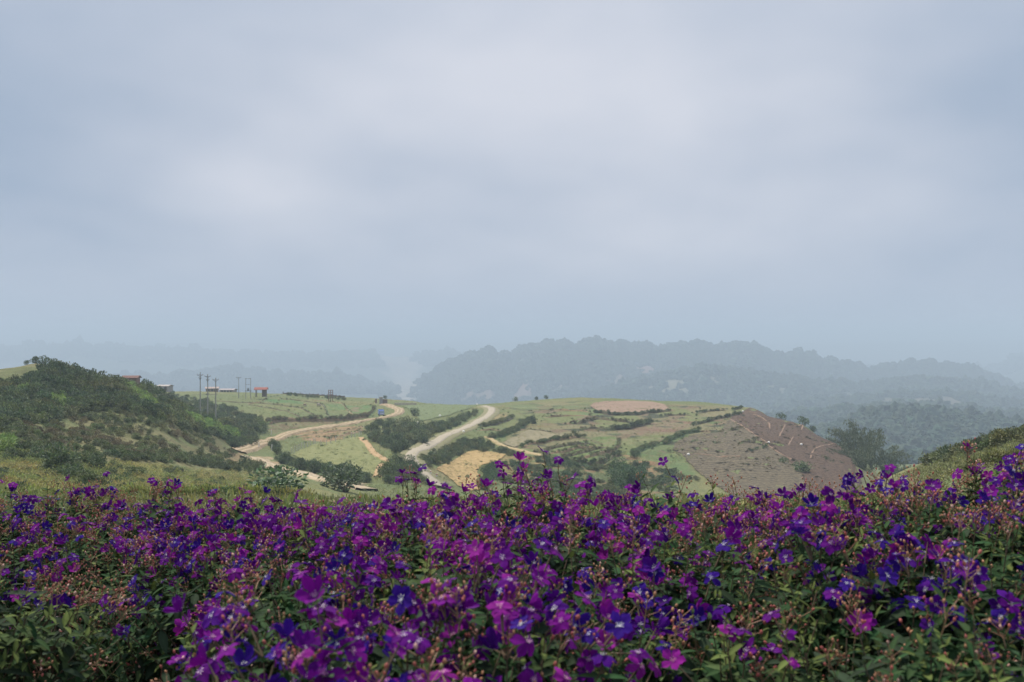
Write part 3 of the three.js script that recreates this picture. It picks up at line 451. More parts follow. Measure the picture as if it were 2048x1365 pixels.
// bamboo below the reddish slope
{
  const make = (seed) => {
    const rr = mulberry(seed), g = new THREE.Group(), culm = [], pos = [], idx = [];
    for (let i = 0; i < 26; i++) {
      const a = rr() * 6.3, lean = 0.1 + rr() * 0.55, hh = 0.65 + rr() * 0.45, pt = (t) => V(Math.cos(a) * lean * t * t + Math.cos(a) * 0.12 * t, hh * (t - 0.22 * t * t * t * lean * 2), Math.sin(a) * lean * t * t + Math.sin(a) * 0.12 * t);
      for (let k = 0; k < 5; k++) culm.push(rod(pt(k / 5), pt((k + 1) / 5), 0.008, 0.006, 4));
      for (let k = 0; k < 75; k++) {
        const t = 0.25 + 0.75 * Math.sqrt(rr()), p = pt(t), s = 0.035 + 0.07 * rr(); p.x += (rr() - 0.5) * 0.16; p.z += (rr() - 0.5) * 0.16; p.y += (rr() - 0.5) * 0.07;
        const dir = V(rr() - 0.5, -0.1 - rr() * 0.6, rr() - 0.5).normalize(), sd = V(rr() - 0.5, rr() - 0.5, rr() - 0.5).cross(dir).normalize(), o = pos.length / 3, q = p.clone().addScaledVector(dir, s), m1 = p.clone().addScaledVector(dir, s * 0.4).addScaledVector(sd, s * 0.14), m2 = p.clone().addScaledVector(dir, s * 0.4).addScaledVector(sd, -s * 0.14);
        pos.push(p.x, p.y, p.z, m1.x, m1.y, m1.z, q.x, q.y, q.z, m2.x, m2.y, m2.z); idx.push(o, o + 1, o + 2, o, o + 2, o + 3);
      }
    }
    part(g, 'culms', mergeGeometries(culm), std(0.1, 0.11, 0.05)).userData.kind = 'stuff'; part(g, 'foliage', geoOf(pos, idx, pos.map(() => 1)), leafy(0.085, 0.115, 0.055)).userData.kind = 'stuff'; return g;
  };
  const kinds = [make(31), make(32), make(33)];
  [[1708, 935, 12, 345, 'tall bamboo clump with the highest tip, left of the group'], [1742, 945, 11, 335, 'bamboo clump in the middle of the group below the reddish slope'], [1775, 950, 9.5, 345, 'bamboo clump at the right end of the group with a bent tip'], [1690, 955, 8, 318, 'low dark bamboo clump at the foot of the tallest one'], [1725, 965, 8.5, 305, 'near bamboo clump in front of the group below the reddish slope'], [1800, 965, 6.5, 340, 'small bamboo clump fading into the valley at far right of the group'], [1655, 965, 6, 300, 'low bamboo clump at the bottom edge of the reddish slope'], [1985, 920, 3.4, 150, 'thin feathery bamboo rising behind the scrub on the right slope']].forEach(([u, y, s, d, l], i) => {
    const c = kinds[i % 3].clone(), x = (u - CX) / F * d; c.name = numbered('bamboo_clump'); c.position.set(x, Math.min(H(x, -d), -(y - CY) / F * d), -d); c.rotation.y = i * 2.1; c.scale.set(s * 1.15, s * 1.4, s * 1.15); scene.add(c); tag(c, l, 'bamboo');
  });
}

// ---------------------------------------------------------------- fields, laid over the land
function noiseMap(base, dev, f, ratio, rows) {
  const S = 512, data = new Uint8Array(S * S * 4);
  for (let j = 0; j < S; j++) for (let i = 0; i < S; i++) {
    const a = i / S * 6.28318, b = j / S * 6.28318, v = fbm3(Math.cos(a) * f + 1, Math.sin(a) * f + Math.cos(b) * f * ratio, Math.sin(b) * f * ratio, 5) + (rows ? 0.35 * Math.sin(j / S * 6.28318 * rows + 2 * n2(i * 0.02, j * 0.02)) : 0), o = (j * S + i) * 4;
    for (let c = 0; c < 3; c++) { const q = Math.max(0.005, base[c] + dev[c] * v); data[o + c] = 255 * (1.055 * Math.pow(Math.min(1, q), 1 / 2.4) - 0.055); } data[o + 3] = 255;
  }
  const t = new THREE.DataTexture(data, S, S); t.colorSpace = THREE.SRGBColorSpace; t.magFilter = THREE.LinearFilter; t.wrapS = t.wrapT = THREE.RepeatWrapping; t.needsUpdate = true; return t;
}
function drape(P, lift, m) {
  const ring = []; P.forEach((a, i) => { const b = P[(i + 1) % P.length], n = Math.max(1, Math.ceil(Math.hypot(b[0] - a[0], b[1] - a[1]) / 3)); for (let k = 0; k < n; k++) { const g = ground(mix(a[0], b[0], k / n), mix(a[1], b[1], k / n)); if (g) ring.push(new THREE.Vector2(g.x + R(-0.3, 0.3), g.z + R(-0.5, 0.5))); } });
  let tri = THREE.ShapeUtils.triangulateShape(ring, []).map((t) => t.map((i) => ring[i].clone()));
  for (let k = 0; k < 3; k++) { const nx = []; for (const [a, b, c] of tri) { const ab = a.clone().lerp(b, 0.5), bc = b.clone().lerp(c, 0.5), ca = c.clone().lerp(a, 0.5); nx.push([a, ab, ca], [ab, b, bc], [ca, bc, c], [ab, bc, ca]); } tri = nx; }
  const pos = [], uv = [], idx = [], seen = new Map();
  for (const t of tri) for (const v of t) { const key = v.x.toFixed(2) + ',' + v.y.toFixed(2); if (!seen.has(key)) { seen.set(key, pos.length / 3); pos.push(v.x, H(v.x, v.y) + lift, v.y); uv.push(v.x / m, v.y / m); } idx.push(seen.get(key)); }
  const g = geoOf(pos, idx, null, uv); if (g.attributes.normal.getY(0) < 0) { for (let i = 0; i < idx.length; i += 3) { const t = idx[i]; idx[i] = idx[i + 1]; idx[i + 1] = t; } g.setIndex(idx); g.computeVertexNormals(); } return g;
}
function field(name, key, base, dev, m, label, rows) {
  const b = inMetres(relief, 1); b.repeat.set(3, 3);
  tag(top(name, drape(FIELDS[key], 0.22, m), new THREE.MeshStandardMaterial({ map: noiseMap(base, dev, 2.2, 1.3, rows), bumpMap: b, bumpScale: 0.25, roughness: 1, side: THREE.DoubleSide })), label, null, null, 'structure');
}
field('field', 'tan', [0.33, 0.235, 0.105], [0.1, 0.075, 0.04], 26, 'dry tan stubble field with a curved right edge beside the concrete road', 9);
field('field', 'grey', [0.215, 0.19, 0.115], [0.07, 0.06, 0.04], 22, 'greyish fallow field above the narrow terraces');
field('field', 'round', [0.25, 0.175, 0.125], [0.07, 0.05, 0.04], 24, 'round pinkish ploughed field on the crest of the plateau', 10);
field('field', 'fenced', [0.165, 0.175, 0.068], [0.06, 0.05, 0.03], 40, 'green fenced pasture between the dirt road and the concrete road');
field('field', 'red', [0.082, 0.052, 0.034], [0.085, 0.057, 0.038], 15, 'reddish brown ploughed slope falling away at the right of the plateau', 7);
field('field', 'brown', [0.105, 0.086, 0.054], [0.1, 0.082, 0.054], 17, 'greyish brown cleared slope below the terraces', 5);
field('field', 'upper', [0.12, 0.152, 0.068], [0.04, 0.045, 0.025], 30, 'even green field between the dirt road bend and the concrete road');

// ---------------------------------------------------------------- roads
function ribbon(P, w, lift, seed, cross = 4) {
  const t = trail(P, 1.5, 42), pos = [], uv = [], idx = [], n = cross + 3; let run = 0;
  t.forEach((p, i) => {
    const a = t[Math.max(0, i - 1)], b = t[Math.min(t.length - 1, i + 1)], dir = V(b.x - a.x, 0, b.z - a.z).normalize(), sd = V(-dir.z, 0, dir.x); if (i) run += p.distanceTo(t[i - 1]);
    for (let k = 0; k < n; k++) { const kk = Math.min(cross, Math.max(0, k - 1)), s = (kk / cross - 0.5) * (typeof w === 'function' ? w(i / t.length) : w) + (kk === 0 || kk === cross ? 0.18 * n2(run * 0.2, seed + kk) : 0) + (k === 0 ? -0.5 : k === n - 1 ? 0.5 : 0) * lift * 1.6, x = p.x + sd.x * s, z = p.z + sd.z * s; pos.push(x, H(x, z) + (k === 0 || k === n - 1 ? -0.3 : lift), z); uv.push(s / 3, run / 12); }
    if (i) for (let k = 0; k < n - 1; k++) { const o = (i - 1) * n + k; idx.push(o, o + 1, o + n, o + 1, o + n + 1, o + n); }
  });
  return geoOf(pos, idx, null, uv);
}
function trackMap(base, rut, edge) {                                      // wheel ruts along a track 1.5 texture widths wide
  const S = 256, data = new Uint8Array(S * S * 4);
  for (let j = 0; j < S; j++) for (let i = 0; i < S; i++) {
    const s = ((i / S + 0.5) % 1 - 0.5) * 3, b = j / S * 6.28318, v = fbm3(s * 1.6, Math.cos(b) * 1.4, Math.sin(b) * 1.4, 5), r = Math.exp(-(((Math.abs(s + 0.12 * Math.sin(b)) - 0.78) / 0.34) ** 2)), m = Math.exp(-((s / 0.32) ** 2)), o = (j * S + i) * 4;
    for (let c = 0; c < 3; c++) { const q = Math.max(0.01, mix(mix(base[c], rut[c], r), edge[c], 0.55 * m) * (1 + 0.35 * v)); data[o + c] = 255 * (1.055 * Math.pow(Math.min(1, q), 1 / 2.4) - 0.055); } data[o + 3] = 255;
  }
  const t = new THREE.DataTexture(data, S, S); t.colorSpace = THREE.SRGBColorSpace; t.magFilter = THREE.LinearFilter; t.wrapS = t.wrapT = THREE.RepeatWrapping; t.needsUpdate = true; return t;
}
const UPPER = zC([[88, 745], [170, 715], [300, 660], [440, 615], [600, 560], [800, 515], [1000, 490], [1200, 455], [1420, 415], [1560, 392], [1680, 365], [1735, 335], [1730, 305], [1680, 285], [1600, 262], [1540, 258]]);
const LOWER = zC([[130, 800], [220, 812], [330, 860], [420, 895], [560, 940], [700, 965], [830, 1000], [950, 1030], [1130, 1085], [1270, 1115], [1400, 1140]]);
const PAVED = zD([[820, 1110], [700, 1010], [590, 930], [535, 850], [520, 795], [640, 715], [800, 635], [960, 555], [1120, 480], [1250, 415], [1345, 340], [1340, 300], [1265, 275]]);
{
  const dm = new THREE.MeshStandardMaterial({ map: trackMap([0.25, 0.185, 0.11], [0.38, 0.3, 0.2], [0.19, 0.16, 0.085]), roughness: 1, side: THREE.DoubleSide });
  tag(top('dirt_road', ribbon(UPPER, 3.6, 0.45, 1), dm), 'pale dirt road with wheel ruts curving up the plateau to the truck', null, null, 'structure');
  tag(top('dirt_road', ribbon(LOWER, (t) => mix(3.6, 5, t), 0.45, 2), new THREE.MeshStandardMaterial({ map: trackMap([0.3, 0.235, 0.155], [0.4, 0.325, 0.23], [0.27, 0.22, 0.15]), roughness: 1, side: THREE.DoubleSide })), 'stony pale dirt track running down past the round shrub', null, null, 'structure');
  const nm = noiseMap([0.31, 0.27, 0.205], [0.07, 0.062, 0.052], 1.8, 1.2);
  tag(top('road', ribbon(PAVED, 2.9, 0.5, 3), new THREE.MeshStandardMaterial({ map: nm, roughness: 0.85, side: THREE.DoubleSide })), 'pale concrete road climbing in an S bend through the fields', null, null, 'structure');
  tag(top('road_verge', ribbon(PAVED, 6.4, 0.4, 8), std(0.17, 0.16, 0.08)), 'grassy verge strip along the concrete road', null, null, 'structure');
  const pm = std(0.36, 0.245, 0.135, 1);
  tag(top('path', ribbon(zC([[1340, 600], [1400, 660], [1450, 730], [1530, 800], [1600, 835], [1650, 855]]), 1.6, 0.34, 4), pm), 'worn earth path along the right edge of the fenced pasture', null, null, 'structure');
  tag(top('path', ribbon(zC([[1560, 870], [1525, 930], [1505, 1000]]), 1.4, 0.36, 5), pm), 'short worn path at the lower corner of the fenced pasture', null, null, 'structure');
  tag(top('path', ribbon(zD([[1290, 590], [1400, 650], [1530, 700], [1700, 745], [1860, 790]]), 1.5, 0.34, 6), std(0.33, 0.26, 0.14, 1)), 'worn earth path between the grey field and the tan field bank', null, null, 'structure');
  const sm = std(0.215, 0.145, 0.102, 1);
  [[[[850, 250], [1000, 270], [1160, 290], [1210, 300]], 'pale path along the upper edge of the reddish slope'], [[[1210, 300], [1240, 370], [1215, 420], [1185, 480]], 'forking path down the middle of the reddish slope'], [[[1240, 372], [1330, 380], [1395, 372], [1385, 420]], 'short branch path to the right on the reddish slope'], [[[735, 320], [850, 385], [960, 462], [1080, 550], [1200, 640], [1300, 690]], 'long straight path between the reddish and brown slopes'], [[[950, 275], [1080, 350], [1100, 410]], 'short path high on the reddish slope'], [[[1470, 680], [1500, 600], [1600, 560], [1700, 545]], 'curved path low on the reddish slope'], [[[330, 645], [450, 640], [560, 652], [680, 660], [830, 660]], 'pale level path across the brown slope'], [[[1310, 480], [1270, 560]], 'faint short path in the middle of the reddish slope']].forEach(([P, l], i) => tag(top('path', ribbon(zF(P), 0.42, 0.32, 20 + i), sm), l, null, null, 'structure'));
  tag(top('path', ribbon([[1800, 940], [1850, 927], [1910, 918], [1960, 905], [2005, 893], [2060, 873]], 0.7, 0.1, 7), std(0.2, 0.16, 0.09, 1)), 'thin dirt path climbing the near grass slope at right', null, null, 'structure');
  tag(top('path', ribbon(zA([[195, 915], [250, 945], [300, 975], [350, 1015], [400, 1050]]), 0.7, 0.06, 9), std(0.34, 0.22, 0.12, 1)), 'orange earth path on the near slope at the left edge', null, null, 'structure');
}

// ---------------------------------------------------------------- terrace banks and field edges
const bankTones = { dark: [0.11, 0.095, 0.055], earth: [0.22, 0.155, 0.09], green: [0.09, 0.13, 0.05] };
function bank(P, h, w, tone, label, shrubs, size, leaf) {
  const t = trail(P, 1.2), pos = [], idx = [], col = [], n = 6; if (t.length < 3) return; h *= 0.85; size *= 0.75; shrubs *= 1.3;
  t.forEach((p, i) => {
    const a = t[Math.max(0, i - 1)], b = t[Math.min(t.length - 1, i + 1)], dir = V(b.x - a.x, 0, b.z - a.z).normalize(), sd = V(-dir.z, 0, dir.x); if (sd.z < 0) sd.negate();
    const e = Math.min(1, Math.min(i, t.length - 1 - i) / 4), hh = h * e * (0.8 + 0.45 * n2(p.x * 0.2, p.z * 0.2));
    [[0.9, -0.1], [0.55, 0.45], [0.3, 0.92], [-0.1, 1], [-0.6, 0.75], [-1.6, -0.1]].forEach(([s, y], k) => { const q = s * w * (1 + 0.25 * n2b(p.x * 0.4 + k * 3, p.z * 0.4)), x = p.x + sd.x * q, z = p.z + sd.z * q, v = 0.8 + 0.4 * rnd(), c = bankTones[k > 2 ? 'green' : tone]; pos.push(x, H(x, z) + y * hh + (y > 0 ? 0.12 * n2b(p.x * 1.1, k) * h : 0), z); col.push(c[0] * v, c[1] * v, c[2] * v); });
    if (i) for (let k = 0; k < n - 1; k++) { const o = (i - 1) * n + k; idx.push(o, o + n, o + 1, o + 1, o + n, o + n + 1); }
  });
  const m = top('terrace_bank', geoOf(pos, idx, col), bankMat); tag(m, label, null, null, 'structure');
  const L = t.length * 1.2, spots = []; for (let k = 0; k < L * shrubs; k++) { const p = t[(rnd() * t.length) | 0]; spots.push([V(p.x + R(-0.5, 0.5), p.y + h * R(0.2, 0.75), p.z + R(-0.3, 0.6)), size * R(0.55, 1.3), R(0.6, 1.1)]); }
  scatter('shrubs', '', [CROWNS[(rnd() * 5) | 0]], spots, () => rnd() < 0.3 ? OLV : leaf, null, m);
}
const bankMat = new THREE.MeshStandardMaterial({ vertexColors: true, roughness: 1, side: THREE.DoubleSide });
for (const [P, h, w, tone, label, n, s, leaf] of [
  [zE([[960, 285], [1090, 300], [1200, 315], [1400, 312], [1530, 290], [1740, 275]]), 1.5, 1, 'dark', 'dark bushy bank curving under the round ploughed field', 1.3, 1.1, DKG],
  [zE([[735, 405], [850, 385], [1000, 355], [1150, 368], [1300, 385], [1360, 380]]), 1.3, 1, 'dark', 'dark arched terrace bank just below the round field bank', 1.3, 1.0, BRN],
  [zE([[1150, 470], [1300, 455], [1400, 430], [1540, 400]]), 1.6, 1.2, 'dark', 'tall dark hedge bank right of the middle terraces', 1.8, 1.5, DKG],
  [zE([[840, 460], [980, 445], [1110, 460]]), 1, 0.8, 'dark', 'short brown bank over the oval green terrace', 0.8, 0.8, BRN],
  [zE([[220, 645], [400, 610], [600, 572], [850, 540]]), 1.1, 1, 'earth', 'green hedge bank along the front of the grey field', 2.2, 0.95, MIDG],
  [zE([[300, 695], [430, 690], [550, 650], [750, 615], [920, 592]]), 1, 0.8, 'dark', 'upper bank of the narrow terrace steps', 1, 0.7, BRN],
  [zE([[430, 728], [650, 690], [850, 650], [960, 630]]), 0.9, 0.8, 'earth', 'second bank of the narrow terrace steps', 0.8, 0.7, OLV],
  [zE([[600, 750], [800, 710], [950, 670], [1090, 640]]), 1, 0.8, 'dark', 'third bank of the narrow terrace steps', 1, 0.75, BRN],
  [zE([[800, 775], [900, 745], [1080, 690], [1200, 630], [1215, 570]]), 1, 0.8, 'earth', 'long curved bank closing the terrace steps on the right', 0.9, 0.75, OLV],
  [zE([[650, 785], [800, 800], [920, 820], [1000, 810], [1120, 760], [1230, 715]]), 1.3, 1, 'dark', 'lowest dark bank at the foot of the terraces', 1.4, 1.0, DKG],
  [zE([[1350, 720], [1500, 650], [1700, 590], [1850, 530], [2040, 470]]), 1.0, 1.2, 'green', 'broad green hedge bank above the brown slope', 2.8, 0.95, [0.1, 0.145, 0.06]],
  [zE([[380, 270], [540, 262], [700, 265], [930, 285]]), 0.7, 0.7, 'earth', 'low reddish bank left of the round field', 0.5, 0.6, BRN],
  [zE([[440, 338], [700, 322], [950, 322]]), 0.8, 0.7, 'earth', 'low reddish bank left of the arched terrace', 0.5, 0.6, BRN],
  [zF([[100, 290], [250, 280], [420, 290]]), 0.9, 0.8, 'dark', 'dark curved bank right of the round field', 0.8, 0.8, DKG],
  [zF([[430, 265], [550, 245], [700, 235]]), 1, 0.9, 'dark', 'dark bank on the upper right terraces', 1.2, 0.9, DKG],
  [zF([[400, 370], [550, 330], [700, 300], [830, 265]]), 1.2, 0.9, 'dark', 'long dark bank at the left of the reddish slope', 1.2, 1, DKG],
  [zF([[760, 235], [840, 215], [930, 192]]), 1, 0.9, 'dark', 'dark bank along the top corner of the reddish slope', 1.4, 0.9, DKG],
  [zF([[640, 440], [750, 425], [850, 400]]), 1, 0.9, 'dark', 'upper dark bank inside the brown slope', 1, 0.8, BRN],
  [zF([[810, 550], [900, 525], [990, 500]]), 0.9, 0.9, 'dark', 'middle dark bank inside the brown slope', 1, 0.8, BRN],
  [zF([[920, 612], [1000, 595], [1060, 570]]), 0.7, 0.8, 'dark', 'lower dark bank inside the brown slope', 1, 0.7, DKG],
  [zD([[1340, 605], [1500, 562], [1620, 500], [1760, 420]]), 1.6, 1.2, 'green', 'green hedge climbing between the road and the grey field', 2.4, 1.15, MIDG],
  [zD([[1230, 490], [1400, 455], [1560, 390]]), 1.2, 1, 'dark', 'short hedge just right of the concrete road', 1.8, 1.1, OLV],
  [zD([[1180, 525], [1320, 515], [1480, 520]]), 0.6, 0.7, 'earth', 'low earth bank below the short roadside hedge', 0.4, 0.6, OLV],
  [zE([[290, 462], [500, 487], [740, 525]]), 0.5, 0.5, 'dark', 'thin dark bank behind the grey field', 0.7, 0.5, DKG],
  [zB([[340, 470], [600, 485], [800, 490], [1100, 515], [1300, 540], [1450, 590], [1600, 655]]), 0.5, 0.5, 'dark', 'long thin dark field edge across the left pasture', 0.25, 0.5, DKG],
  [zB([[740, 515], [950, 545], [1150, 580], [1380, 660]]), 0.5, 0.5, 'dark', 'nearest thin dark field edge in the left pasture', 0.2, 0.5, DKG],
  [zB([[130, 405], [300, 398], [450, 395]]), 0.4, 0.5, 'dark', 'thin dark field edge behind the power poles', 0.2, 0.5, DKG],
  [zB([[740, 505], [900, 485], [1000, 430], [1150, 400]]), 0.5, 0.6, 'earth', 'brown diagonal field edge below the red roofed shed', 0.3, 0.5, BRN],
  [zB([[1100, 450], [1400, 475], [1550, 495], [1700, 640]]), 0.45, 0.5, 'dark', 'thin field edge bending down near the grazing cows', 0.25, 0.5, DKG],
  [zB([[1450, 450], [1800, 490], [1900, 560], [1990, 640]]), 0.4, 0.5, 'earth', 'right hand thin field edge of the left pasture', 0.25, 0.5, OLV],
  [zC([[380, 455], [600, 430], [800, 425], [1000, 425], [1250, 405], [1400, 390]]), 2.0, 1.2, 'earth', 'cut earth bank with scrub along the upper side of the dirt road', 1.7, 1.2, BRN],
  [zC([[1400, 385], [1450, 340], [1480, 285]]), 0.9, 0.8, 'dark', 'low scrub edge left of the truck', 1.4, 0.8, BRN],
  [zC([[640, 605], [900, 550], [1100, 525], [1400, 475]]), 0.4, 0.8, 'earth', 'raw red earth bank along the lower side of the dirt road', 0.4, 0.4, OLV],
  [zC([[1000, 600], [1200, 555], [1380, 515]]), 0.7, 1.0, 'earth', 'crumbling red earth bank above the fenced pasture', 0.5, 0.5, OLV],
]) bank(P, h, w, tone, label, n, s, leaf);

// ---------------------------------------------------------------- poles, fence, houses, truck, cows
const concrete = std(0.3, 0.29, 0.27), darkSteel = std(0.09, 0.09, 0.09, 0.6), ceramic = std(0.35, 0.3, 0.26, 0.4);
function powerPole(u, yTop, d, h, arms, label) {
  const t = at(u, yTop, d), g = group('power_pole', V(t.x, t.y - h, t.z)); tag(g, label, 'power pole');
  part(g, 'pole', rod(V(0, -1.5, 0), V(0, h, 0), 0.2, 0.11, 10), concrete);
  for (const [y, w] of arms) { const a = part(g, 'crossarm', box(w, 0.12, 0.12, 0, y, 0.12), darkSteel); const ins = []; for (const s of [-0.48, 0, 0.48]) if (s || y > h - 1.2) ins.push(rod(V(s * w, y + 0.06, 0.12), V(s * w, y + 0.36, 0.12), 0.07, 0.05, 6)); part(a, 'insulator', mergeGeometries(ins), ceramic); part(g, 'brace', mergeGeometries([rod(V(-w * 0.35, y, 0.14), V(0, y - 0.6, 0.14), 0.035), rod(V(w * 0.35, y, 0.14), V(0, y - 0.6, 0.14), 0.035)]), darkSteel); }
  return g;
}
powerPole(400, 745, 285, 12, [[11.2, 1.7], [10.3, 0.7]], 'leftmost and tallest concrete power pole above the left hill');
powerPole(415, 749, 282, 11.5, [[10.9, 1.6], [9.9, 0.8]], 'middle concrete power pole of the three above the left hill');
powerPole(431, 756, 276, 10.8, [[10.2, 1.6]], 'rightmost of the three close concrete power poles');
powerPole(477, 755, 470, 9.5, [[9.3, 2.3]], 'slim power pole with a single crossarm on the plateau skyline');
{
  const a = at(496, 757, 470), g = group('transformer_frame', V(a.x, a.y - 9, a.z)); tag(g, 'two legged steel transformer frame on the plateau skyline left of the red shed', 'transformer frame');
  for (const s of [-1.15, 1.15]) part(g, 'leg', rod(V(s, -1, 0), V(s, 9, 0), 0.16, 0.1, 8), concrete);
  part(g, 'crossarm', box(2.7, 0.14, 0.14, 0, 8.8, 0.13), darkSteel); part(g, 'crossarm', box(2.3, 0.1, 0.1, 0, 6, 0.13), darkSteel); part(g, 'platform', box(2.8, 0.2, 1, 0, 3.0, 0), darkSteel);
  const tr = part(g, 'transformer', mergeGeometries([box(0.9, 1, 0.7, 0, 3.65, 0), rod(V(-0.25, 4.15, 0), V(-0.25, 4.5, 0), 0.08), rod(V(0.25, 4.15, 0), V(0.25, 4.5, 0), 0.08)]), std(0.2, 0.22, 0.24, 0.5));
}
{
  const root = group('wire_fence', V(0, 0, 0)), pts = zC([[630, 755], [657, 745], [683, 733], [705, 722], [732, 708], [760, 697], [793, 688], [820, 672], [855, 660], [872, 655], [930, 672], [985, 672], [1030, 655], [1080, 645], [1165, 618], [1243, 595], [1275, 590], [1322, 577], [1340, 570]]);
  tag(root, 'post and wire fence along the upper edge of the green pasture', 'fence');
  const pm = std(0.55, 0.52, 0.46), pg = new THREE.CylinderGeometry(0.09, 0.12, 1.9, 6), wire = []; let prev = null;
  pts.forEach(([u, y], i) => { const p = ground(u, y); if (!p) return; const m = part(root, 'post', pg, pm); m.position.set(p.x, p.y + 0.7, p.z); m.rotation.set(R(-0.08, 0.08), R(0, 3), R(-0.08, 0.08)); m.scale.y = R(0.85, 1.15); const q = V(p.x, p.y + 0.9, p.z); if (prev) wire.push(rod(prev, q, 0.012, 0.012, 4), rod(prev.clone().setY(prev.y + 0.45), q.clone().setY(q.y + 0.45), 0.012, 0.012, 4)); prev = q; });
  part(root, 'wire', mergeGeometries(wire), darkSteel);
}
{
  const wm = std(0.72, 0.7, 0.66), rm = std(0.45, 0.08, 0.05), kerb = [[853, 944, 'farthest white marker post beside the concrete road bend'], [861, 951, 'middle white marker post beside the concrete road bend'], [873, 957, 'nearest white marker post beside the concrete road bend']];
  for (const [u, y, l] of kerb) { const p = ground(u, y), g = group('marker_post', p); tag(g, l, 'marker post'); part(g, 'post', box(0.3, 1.1, 0.3, 0, 0.5, 0), wm); part(g, 'band', box(0.32, 0.18, 0.32, 0, 0.86, 0), rm); }
  for (const [u, y, l] of [[542, 872, 'pale post on the upper side of the dirt road by the hill foot'], [517, 898, 'pale post on the lower side of the dirt road near the fork'], [543, 903, 'pale stake among the shrubs below the dirt road fork']]) { const p = ground(u, y), g = group('marker_post', p); tag(g, l, 'marker post'); part(g, 'post', rod(V(0, -0.2, 0), V(0.05, 1.7, 0), 0.12, 0.1), wm); part(g, 'cap', rod(V(0.05, 1.7, 0), V(0.05, 1.78, 0), 0.14, 0.1), wm); }
  const stone = new THREE.DodecahedronGeometry(0.5, 1); stone.scale(1, 0.8, 0.8);
  for (const [u, y, l] of [[1377, 912, 'white stone on the path across the brown slope'], [1486, 825, 'white stone at the top of the reddish slope path'], [1538, 888, 'white stone on the border of the reddish and brown slopes'], [1564, 834, 'white stone at a fork of the reddish slope path'], [1603, 892, 'small white stone low on the reddish slope'], [1521, 816, 'pale flat stone on the upper rim of the reddish slope'], [927, 866, 'white stone on the right edge of the concrete road'], [880, 834, 'pale stone on the lower edge of the even green field'], [954, 811, 'pale stone beside the road where it passes the crest'], [835, 848, 'pale stone at the corner of the even green field']]) { const p = ground(u, y); if (p) { const m = top('stone', stone, wm); m.position.copy(p).y += 0.4; m.rotation.y = R(0, 6); tag(m, l, 'stone'); } }
}
function house(u, y, d, w, h, l, roofH, wallC, roofC, label, turn = 0, o = {}) {
  const p = at(u, y, d), g = group(o.name || 'house', p, turn); tag(g, label, o.cat || 'house');
  const wm = std(...wallC), rm = std(...roofC), gm = std(0.03, 0.035, 0.04, 0.3), fm = std(0.5, 0.48, 0.44);
  if (!o.open) part(g, 'wall', box(w, h + 3, l, 0, h / 2 - 1.5, 0), wm);
  else { for (const sx of [-1, 1]) for (const sz of [-1, 1]) part(g, 'column', box(0.3, h + 2, 0.3, sx * (w / 2 - 0.3), h / 2 - 1, sz * (l / 2 - 0.3)), wm); part(g, 'wall', box(w * 0.42, h + 2, 0.2, w * 0.24, h / 2 - 1, -l / 2 + 0.4), wm); }
  const s = new THREE.Shape([new THREE.Vector2(-l / 2 - 0.5, 0), new THREE.Vector2(0, roofH), new THREE.Vector2(l / 2 + 0.5, 0), new THREE.Vector2(l / 2 + 0.5, -0.18), new THREE.Vector2(0, roofH - 0.22), new THREE.Vector2(-l / 2 - 0.5, -0.18)]);
  const rg = new THREE.ExtrudeGeometry(s, { depth: w + 1, bevelEnabled: false }); rg.rotateY(Math.PI / 2); rg.translate(-w / 2 - 0.5, h + 0.1, 0); part(g, 'roof', rg, rm);
  const gs = new THREE.Shape([new THREE.Vector2(-l / 2, 0), new THREE.Vector2(0, roofH - 0.3), new THREE.Vector2(l / 2, 0)]), gg = new THREE.ExtrudeGeometry(gs, { depth: w - 0.1, bevelEnabled: false }); gg.rotateY(Math.PI / 2); gg.translate(-w / 2 + 0.05, h - 0.02, 0); if (!o.open) part(g, 'gable', gg, wm);
  for (let k = 0; k < (o.windows || 0); k++) { const x = ((k + 0.5) / o.windows - 0.5) * w * 0.86, f = part(g, 'window', box(1.3, 1.2, 0.1, x, h * 0.55, l / 2 + 0.03), fm); part(f, 'pane', box(1.1, 1, 0.06, x, h * 0.55, l / 2 + 0.07), gm); }
  if (o.door) part(g, 'door', box(1.1, 2.1, 0.1, w * 0.3, 1.05, l / 2 + 0.04), std(0.12, 0.07, 0.04));
  return g;
}
house(262, 772, 330, 4.6, 2.6, 4, 0.7, [0.2, 0.12, 0.09], [0.13, 0.065, 0.052], 'brown roofed house showing over the crest of the left hill', 0.1, { windows: 2, door: true });
house(330, 781, 520, 6, 2.2, 5, 0.6, [0.32, 0.29, 0.26], [0.34, 0.31, 0.29], 'small pale house on the skyline beside the left hill', -0.2, { windows: 2, door: true });
house(424, 784, 545, 6.5, 1.8, 5, 0.8, [0.28, 0.2, 0.15], [0.3, 0.24, 0.215], 'pale low farm building with tan walls behind the power poles', 0.25, { windows: 3, door: true, name: 'farm_building', cat: 'farm building' });
house(456, 785, 560, 8, 1.3, 5, 0.7, [0.3, 0.26, 0.24], [0.3, 0.27, 0.275], 'long low farm building with a pale grey roof behind the slim pole', -0.1, { windows: 4, name: 'farm_building', cat: 'farm building' });
house(522, 786, 470, 5.2, 1.5, 3.4, 1.0, [0.2, 0.16, 0.13], [0.25, 0.085, 0.065], 'open sided shed with a bright red roof on the plateau skyline', 0.1, { open: true, name: 'shed', cat: 'shed' });
